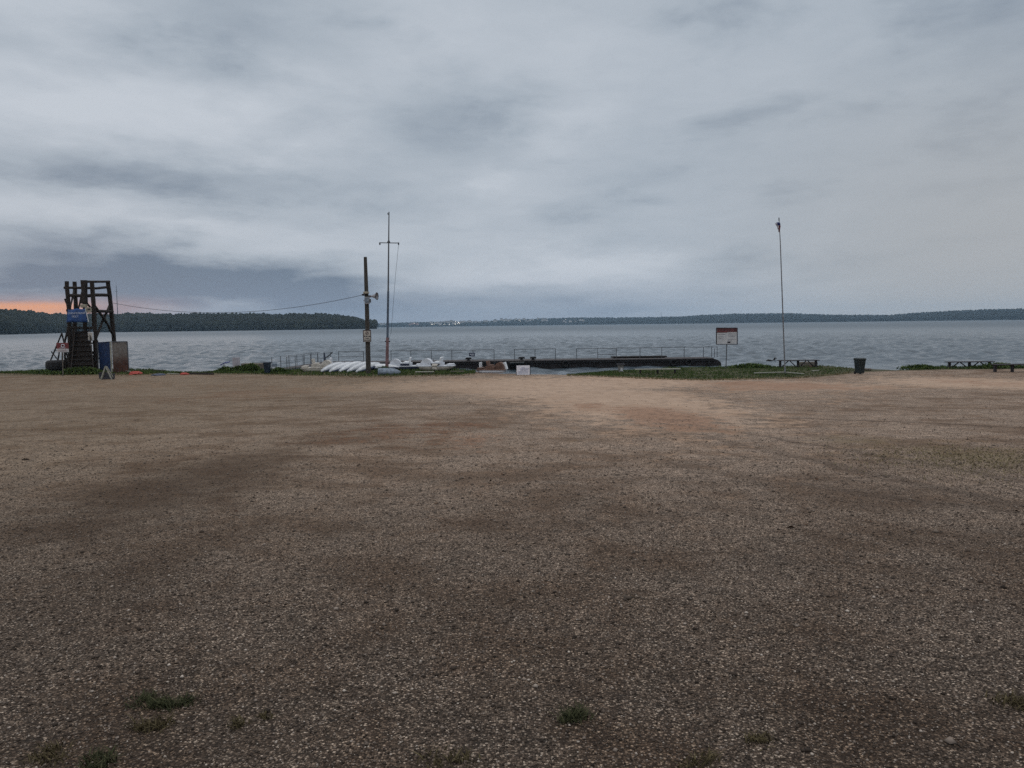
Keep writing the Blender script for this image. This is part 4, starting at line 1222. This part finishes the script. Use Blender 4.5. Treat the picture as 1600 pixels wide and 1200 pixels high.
# ------------------------------------------------------------------ pier
DY = 71.0
DZ = -1.62
xL, xR = P(505, 565, DY).x, P(1119, 565, DY).x
pier = thing('floating_pier', (0, DY, WATER), 0, 'long black floating pier with a thin railing behind the beach', 'pier')
dzl = DZ - WATER
poly = [(xL, -.5), (xR + .25, -.5), (xR + .5, .1), (xR + .45, .35), (xR + .2, .58), (xR - .1, dzl - .09), (xL, dzl - .09)]
MB().prism(poly, 0, 3.0).go('hull', M['hullblack'], pier)
MB().box(((xL + xR - .2) / 2, 1.45, dzl - .04), (xR - xL - .3, 3.15, .08)).go('deck', M['deck'], pier)
for i in range(14):
    xx = xL + 1.3 + i * (xR - xL - 2) / 13
    if random.random() < .75: MB().box((xx, -.06, dzl * .55), (.14, .12, dzl * .8), bev=.03).go('fender', M['rubber'], pier)
for px in (884, 1052, 1076):
    xx = P(px, 567, DY).x
    MB().tube([(xx + .26 * math.cos(k * .4), -.14, dzl * .55 + .26 * math.sin(k * .4)) for k in range(17)], .11, 7, cap=False).go('tyre_fender', M['rubber'], pier)
fb = MB().beam((xL, -.05, dzl - .2), (xR - .2, -.05, dzl - .2), .1, .12).go('rubbing_strake', M['rubber'], pier)
PX = [529, 568, 611, 642, 674, 706, 739, 772, 804, 836, 868, 901, 934, 963, 1000, 1034, 1069, 1099, 1112, 1116.5, 1120.5]
YR = 1.3
posts = {}
for px in PX:
    x_ = P(px, 556, DY + YR).x; ht = 1.02 if px != 1116.5 else .85
    MB().tube([(x_, YR, dzl), (x_, YR, dzl + ht)], .030, 6).go('railing_post', M['steel'], pier); posts[px] = x_
for a_, b_, h_ in ((529, 568, 1.0), (529, 568, .5), (611, 674, 1.0), (674, 706, 1.0), (706, 772, 1.0), (804, 868, 1.02), (901, 963, 1.0), (963, 1069, 1.02), (1069, 1112, 1.02), (1112, 1120.5, 1.02), (934, 963, .42)):
    MB().tube([(posts[a_], YR, dzl + h_), ((posts[a_] + posts[b_]) / 2, YR, dzl + h_ - .015), (posts[b_], YR, dzl + h_)], .027, 6).go('handrail', M['steel'], pier)
x0, x1 = P(955, 560, DY + 2).x, P(1041, 560, DY + 2).x
bs = MB().box((0, 0, .12), (x1 - x0, .7, .12), bev=.01).box((0, -.2, .03), (x1 - x0 - .4, .1, .06)).go('plank_stack', M['log']); bs.location = ((x0 + x1) / 2, DY + 2.0, DZ + .01)
tag(bs, 'long dark plank stack lying on the right half of the pier', 'planks')
for i, (px, lab) in enumerate(((732, 'black bollard on the pier left of the brown pedal boat'), (815, 'black bollard on the pier behind the boarding ramp'), (833, 'black bollard on the pier right of the white notice board'))):
    bl = thing('bollard', (P(px, 562, DY + .5).x, DY + .5, DZ), R(i * 20), lab, 'bollard', 'bollards on the pier')
    MB().tube([(0, 0, 0), (0, 0, .05), (0, 0, .06), (0, 0, .2)], [.2, .2, .12, .12], 10).go('post', M['rubber'], bl)
    MB().loft([[(-.3, -.12, .14), (.3, -.12, .14), (.3, .12, .14), (-.3, .12, .14)], [(-.28, -.14, .26), (.28, -.14, .26), (.28, .14, .26), (-.28, .14, .26)], [(-.2, -.1, .32), (.2, -.1, .32), (.2, .1, .32), (-.2, .1, .32)]]).go('cap', M['rubber'], bl)
ps = thing('pier_sign', (P(737.5, 554, DY + YR - .06).x, DY + YR - .06, P(737.5, 554, DY + YR).z), 0, 'small navy sign with white marks hung on the pier railing', 'sign')
MB().box((0, 0, 0), (.56, .03, .36), bev=.005).go('panel', M['navy'], ps)
strokes([(-.2, .21, .03, .11), (-.05, .2, -.08, .05)], -.02, 11).go('lettering', M['letter'], ps)
MB().tube([(.05, .0, -.2), (.16, 0, -.42)], .02, 5).tube([(-.02, .0, -.4), (.18, 0, -.2)], .014, 5).go('tie_rope', M['letter'], ps)

# gangway from the bank to the left end of the pier
ga, gb = at(432, 58.5), Vector((P(513, 563, 71.6).x, 71.6, DZ + .06))
ga.z += .12
gw = thing('gangway', ga, 0, 'narrow gangway with thin railings climbing from the bank to the left end of the pier', 'gangway')
dv = gb - ga; sd_ = Vector((dv.y, -dv.x, 0)).normalized() * .6
MB().add([-sd_, sd_, dv + sd_, dv - sd_] + [q_ + Vector((0, 0, -.14)) for q_ in (-sd_, sd_, dv + sd_, dv - sd_)], [[0, 1, 2, 3], [7, 6, 5, 4], [0, 4, 5, 1], [1, 5, 6, 2], [2, 6, 7, 3], [3, 7, 4, 0]]).go('walkway', M['deck'], gw)
for s_ in (-1, 1):
    MB().tube([sd_ * s_ + Vector((0, 0, -.1)), dv + sd_ * s_ + Vector((0, 0, -.1))], .08, 6).go('side_beam', M['navy'], gw)
    n_ = 7
    for i in range(n_):
        u = (i + .35) / n_; b_ = dv * u + sd_ * s_
        MB().tube([b_, b_ + Vector((0, 0, .95))], .026, 6).go('railing_post', M['steel'], gw)
    MB().tube([dv * .05 + sd_ * s_ + Vector((0, 0, .93)), dv * .5 + sd_ * s_ + Vector((0, 0, .92)), dv * .95 + sd_ * s_ + Vector((0, 0, .93))], .017, 6).go('handrail', M['steel'], gw)
    MB().tube([dv * .05 + sd_ * s_ + Vector((0, 0, .5)), dv * .95 + sd_ * s_ + Vector((0, 0, .5))], .012, 6).go('handrail', M['steel'], gw)
dvt = thing('davit', (P(507.5, 564, 71.8).x, 71.8, DZ), 0, 'dark davit with a slanting arm at the left end of the pier', 'davit')
def DV(px, py): return P(px, py, 71.8) - dvt.location
MB().tube([(0, 0, 0), DV(507, 558.5), DV(506.5, 551)], [.11, .1, .07], 8).go('post', M['navy'], dvt)
MB().tube([DV(507, 560), DV(513, 556.5), DV(519.5, 550)], [.06, .055, .05], 8).go('arm', M['ink'], dvt)

# boarding ramp with bent white handrails
ra = G(801, 583)
rm = thing('boarding_ramp', ra, 0, 'grey boarding ramp with bent white handrails leading on to the pier', 'ramp')
rt = P(808, 565.5, 68.5) - ra
w0 = Vector((.62, 0, 0))
rp = []
for i in range(9):
    u = i / 8; c_ = Vector((0, .3, .12)).lerp(rt, u); rp.append([c_ - w0, c_ + w0, c_ + w0 - Vector((0, 0, .06)), c_ - w0 - Vector((0, 0, .06))])
MB().loft(rp).go('walkway', M['concrete'], rm)
cl_ = MB()
for i in range(22):
    u = (i + .5) / 22; c_ = Vector((0, .3, .14)).lerp(rt + Vector((0, 0, .02)), u); cl_.beam(c_ - w0 * .95, c_ + w0 * .95, .06, .03)
cl_.go('cleats', M['board'], rm)
MB().box((0, .1, .0), (1.35, .5, .2), bev=.02).go('footing', M['concrete'], rm)
# upright wire-mesh panel of the ramp's front
MB().box((.05, .45, .42), (1.1, .05, .62), Matrix.Rotation(R(-14), 3, 'X'), bev=.01).go('front_panel', pmat('galvanised', (.27, .27, .26), .7, .25, 14), rm)
def RM(px, py, Y): return P(px, py, Y) - ra
MB().tube([RM(793, 572, ra.y + .4), RM(790, 565.5, ra.y + .9), RM(788.6, 558, ra.y + .9), RM(788.4, 546, ra.y + .9)], .03, 7).go('handrail', M['whitesteel'], rm)
MB().tube([RM(820, 572, ra.y + .4), RM(817.5, 565, ra.y + .8), RM(815, 558.5, ra.y + .9), RM(814, 553, ra.y + .9)], .028, 7).go('handrail', M['whitesteel'], rm)
for (px, pyb_, pyt_) in ((792.5, 582, 571), (820, 583, 571)): MB().tube([RM(px, pyb_, ra.y + .35), RM(px, pyt_, ra.y + .4)], .03, 6).go('rail_post', M['steel'], rm)

# white notice board low on the ground
nb0 = G(817.5, 586.3)
nb = thing('notice_board', nb0, R(-3), 'low white notice board with blue writing before the boarding ramp', 'sign')
k_ = nb0.y / FPX
w_, h_ = 20.5 * k_, 14.6 * k_
nbp = MB().box((0, 0, h_ / 2 + .03), (w_, .03, h_), Matrix.Rotation(R(-4), 3, 'X'), bev=.008); nbp.go('panel', M['paper'], nb)
for xx in (-w_ * .53, w_ * .53): MB().tube([(xx, .05, -.1), (xx, .07, h_ + .04)], .025, 6).go('leg', M['ink'], nb)
lt = strokes([(-.1, .1, h_ * .83, .03), (-.2, .38, h_ * .70, .028), (-.18, .32, h_ * .57, .03), (-.34, .36, h_ * .42, .016), (-.34, .3, h_ * .30, .016), (-.34, .34, h_ * .2, .016)], -.03, 9).go('lettering', M['inkblue'], nb)

# ------------------------------------------------------------------ information board
ib0 = G(1135, 576)
ibY = ib0.y
ib = thing('information_board', ib0, R(0), 'white information board with a red header on a single post', 'sign')
def IB(px, py, dy=0): return P(px, py, ibY + dy) - ib0
MB().tube([IB(1134.3, 577), IB(1135.6, 537)], .035, 8).go('post', M['steel'], ib)
def ibbox(name, m, x0, x1, y0, y1, dy, th=.03, bev=0):
    a_, b_ = IB(x0, y0), IB(x1, y1)
    return MB().box(((a_.x + b_.x) / 2, dy, (a_.z + b_.z) / 2), (abs(b_.x - a_.x), th, abs(a_.z - b_.z)), bev=bev).go(name, m, ib)
ibbox('panel', M['signwhite'], 1119.6, 1151.6, 512.6, 538, -.04)
ibbox('left_header', M['redsign2'], 1120, 1135.8, 513, 519.6, -.062, .012)
ibbox('right_header', M['redsign2'], 1136, 1151.2, 513, 518.6, -.062, .012)
ibbox('header_stripe', M['redsign'], 1120, 1135.8, 517.6, 518.6, -.07, .006)
ibbox('black_mark', M['ink'], 1136.4, 1141, 533.7, 535.9, -.062, .012)
fr = MB()
for (x0, y0, x1, y1) in ((1119.3, 512.4, 1152, 512.4), (1119.3, 538, 1152, 538), (1119.3, 512.4, 1119.3, 538), (1152, 512.4, 1152, 538)):
    fr.beam(IB(x0, y0, -.05), IB(x1, y1, -.05), .07, .05)
fr.go('frame', M['ink'], ib)
za = IB(1135, 525).z; xa = IB(1120.5, 525).x; xb = IB(1135, 525).x; xc = IB(1136.5, 525).x; xd = IB(1150.5, 525).x
kk = ibY / FPX
strokes([(xa + .05, xb - .1, za + 2.6 * kk, .03), (xa + .05, xb - .2, za - 1.2 * kk, .035), (xa + .08, xb - .3, za - 4 * kk, .03), (xc + .05, xd, za + 3.6 * kk, .022), (xc + .05, xd, za + 1.6 * kk, .022), (xc + .05, xd - .1, za - .8 * kk, .022), (xc, xd, za - 5 * kk, .02), (xc, xc + .3, za - 7 * kk, .02)], -.06, 17).go('lettering', pmat('faded_ink', (.16, .16, .2), .6, .2, 8), ib)

# ------------------------------------------------------------------ flagpole
fp0 = G(1226.8, 584)
fY = fp0.y
fp = thing('flagpole', fp0, 0, 'tall thin flagpole leaning left on the grass', 'flagpole')
def FP(px, py, dy=0): return P(px, py, fY + dy) - fp0
MB().tube([FP(1226.8, 585), FP(1225, 540), FP(1222.5, 470), FP(1219.3, 380), FP(1217.2, 341)], [.05, .045, .04, .032, .022], 8).go('shaft', pmat('galvanised_pole', (.26, .27, .29), .5, .25, 8, metal=.2), fp)
MB().tube([FP(1217.3, 345), FP(1217.1, 340)], [.035, .03], 8).go('finial', M['ink'], fp)
MB().tube([FP(1217.8, 348, -.05), FP(1222, 470, -.07), FP(1226, 565, -.06)], .006, 4).go('halyard', M['ropegrey'], fp)
fg = thing('flag', P(1218, 347, fY), 0, 'limp blue white and red flag hanging at the top of the flagpole', 'flag')
def FG(px, py, dy=0): return P(px, py, fY + dy) - fg.location
def cloth(name, m, rows):
    vs = []
    for (xl, xr, py) in rows: vs.append([FG(xl + (xr - xl) * i / 6, py + (.8 if i % 2 else 0), -.02 - .06 * math.sin(i * 2.1 + py)) for i in range(7)])
    o_ = MB().loft(vs, cap=False, closed=False).go(name, m, fg, True); s2 = o_.modifiers.new('solid', 'SOLIDIFY'); s2.thickness = .012
cloth('blue_stripe', M['flagblue'], [(1214.2, 1217.8, 347), (1212.6, 1219.3, 349.2), (1214.4, 1219.5, 352)])
cloth('white_stripe', M['flagwhite'], [(1211.4, 1214.6, 348.4), (1211.2, 1215, 350), (1213.8, 1215.4, 353.5), (1215.2, 1216.4, 358)])
cloth('red_stripe', M['flagred'], [(1216, 1220, 352.2), (1216.3, 1219.3, 356), (1216.2, 1218.4, 362)])
# pale beams at its foot
pole_on_ground('beam', (1179, 585.2), (1226, 583.8), .06, M['palewood'], 'long pale beam on the grass left of the flagpole', 'beam', .1, flat=True)
pole_on_ground('beam', (1228, 584), (1256, 586.5), .05, M['palewood'], 'pale beam on the grass right of the flagpole', 'beam', .1, flat=True)
pole_on_ground('plank', (1269, 581.2), (1279, 580.5), .05, M['palewood'], 'short pale plank on the grass below the picnic bench', 'plank', .08, flat=True)


# ------------------------------------------------------------------ picnic benches on the right
def picnic(px0, px1, pyb, hgt, lab, rz=0, braces=True, Yb=None):
    Yb = Yb or G((px0 + px1) / 2, pyb).y; a_, b_ = at(px0, Yb), at(px1, Yb); L_ = (b_ - a_).length
    o_ = thing('picnic_bench', (a_ + b_) / 2, rz, lab, 'bench', 'dark picnic benches by the water')
    MB().box((0, -.18, hgt), (L_, .3, .05), bev=.008).box((.02, .16, hgt), (L_, .3, .05), bev=.008).go('top', M['bench'], o_)
    lx = [-L_ * .44, 0, L_ * .44]
    for i, xx in enumerate(lx):
        MB().beam((xx, 0, -.1), (xx, 0, hgt - .03), .14, .14).go('leg', M['bench'], o_)
    dirs = [(lx[0], 1), (0, -1), (0, 1), (lx[2], -1)] if braces else []
    for xx, s_ in dirs: MB().beam((xx + s_ * .12, 0, .03), (xx + s_ * L_ * .2, 0, hgt - .04), .06, .06).go('brace', M['bench'], o_)
    return o_


picnic(1215.5, 1278, 0, .52, 'dark picnic bench with slanting braces behind the flagpole', R(-2), Yb=55.5)
picnic(1479, 1550, 0, .44, 'dark picnic bench half sunk in weeds at the right shore', Yb=52.0)
picnic(1551, 1612, 0, .48, 'dark picnic bench cut off by the right edge of the picture', braces=False, Yb=48.3)
pole_on_ground('shore_beam', (1266, 574.5), (1336, 574.8), .07, M['brown'], 'long dark beam edging the shore left of the green bin', 'beam', .1)
pole_on_ground('shore_beam', (1340, 579.2), (1361, 579.2), .08, M['board'], 'short grey beam on the sand right of the green bin', 'beam', .08)
sb = at(1262, 57.2); s2 = MB().box((0, 0, .2), (1.3, .6, .36), bev=.08).go('slab', M['board']); s2.location = sb; tag(s2, 'grey slab on the shore behind the picnic bench', 'slab')

# driftwood in the shallows
dw0 = P(1205, 564, 79); dw0.z = WATER
dw = thing('driftwood', dw0, R(4), 'dark driftwood sticking out of the water left of the flagpole', 'driftwood')
MB().tube([(-.55, 0, .02), (-.3, .05, .1), (0, 0, .05), (.3, .1, .02)], [.05, .1, .09, .05], 7, .2).go('branch', M['driftwood'], dw)
MB().tube([(.15, .1, -.05), (.35, .1, .14), (.42, .1, .3), (.62, .1, .3)], [.08, .1, .09, .05], 7, .2).go('stub', M['driftwood'], dw)

# ------------------------------------------------------------------ the air
hz = MB().box((0, 2400, 40), (9000, 6600, 120)).go('haze', None) if False else None
me = bpy.data.meshes.new('haze')
X0, X1, Y0_, Y1_, Z0, Z1 = -7000, 7000, -60, 6500, -8, 130
me.from_pydata([(X0, Y0_, Z0), (X1, Y0_, Z0), (X1, Y1_, Z0), (X0, Y1_, Z0), (X0, Y0_, Z1), (X1, Y0_, Z1), (X1, Y1_, Z1), (X0, Y1_, Z1)], [],
               [[3, 2, 1, 0], [4, 5, 6, 7], [0, 1, 5, 4], [1, 2, 6, 5], [2, 3, 7, 6], [3, 0, 4, 7]])
haze = bpy.data.objects.new('haze', me); C.objects.link(haze)
hm = bpy.data.materials.new('haze_air'); hm.use_nodes = True
t = hm.node_tree; t.nodes.clear()
pv = t.nodes.new('ShaderNodeVolumePrincipled'); pv.inputs['Color'].default_value = (.55, .78, 1.0, 1); pv.inputs['Density'].default_value = 7.4e-5
ou = t.nodes.new('ShaderNodeOutputMaterial'); t.links.new(pv.outputs[0], ou.inputs['Volume'])
me.materials.append(hm)
tag(haze, kind='stuff')
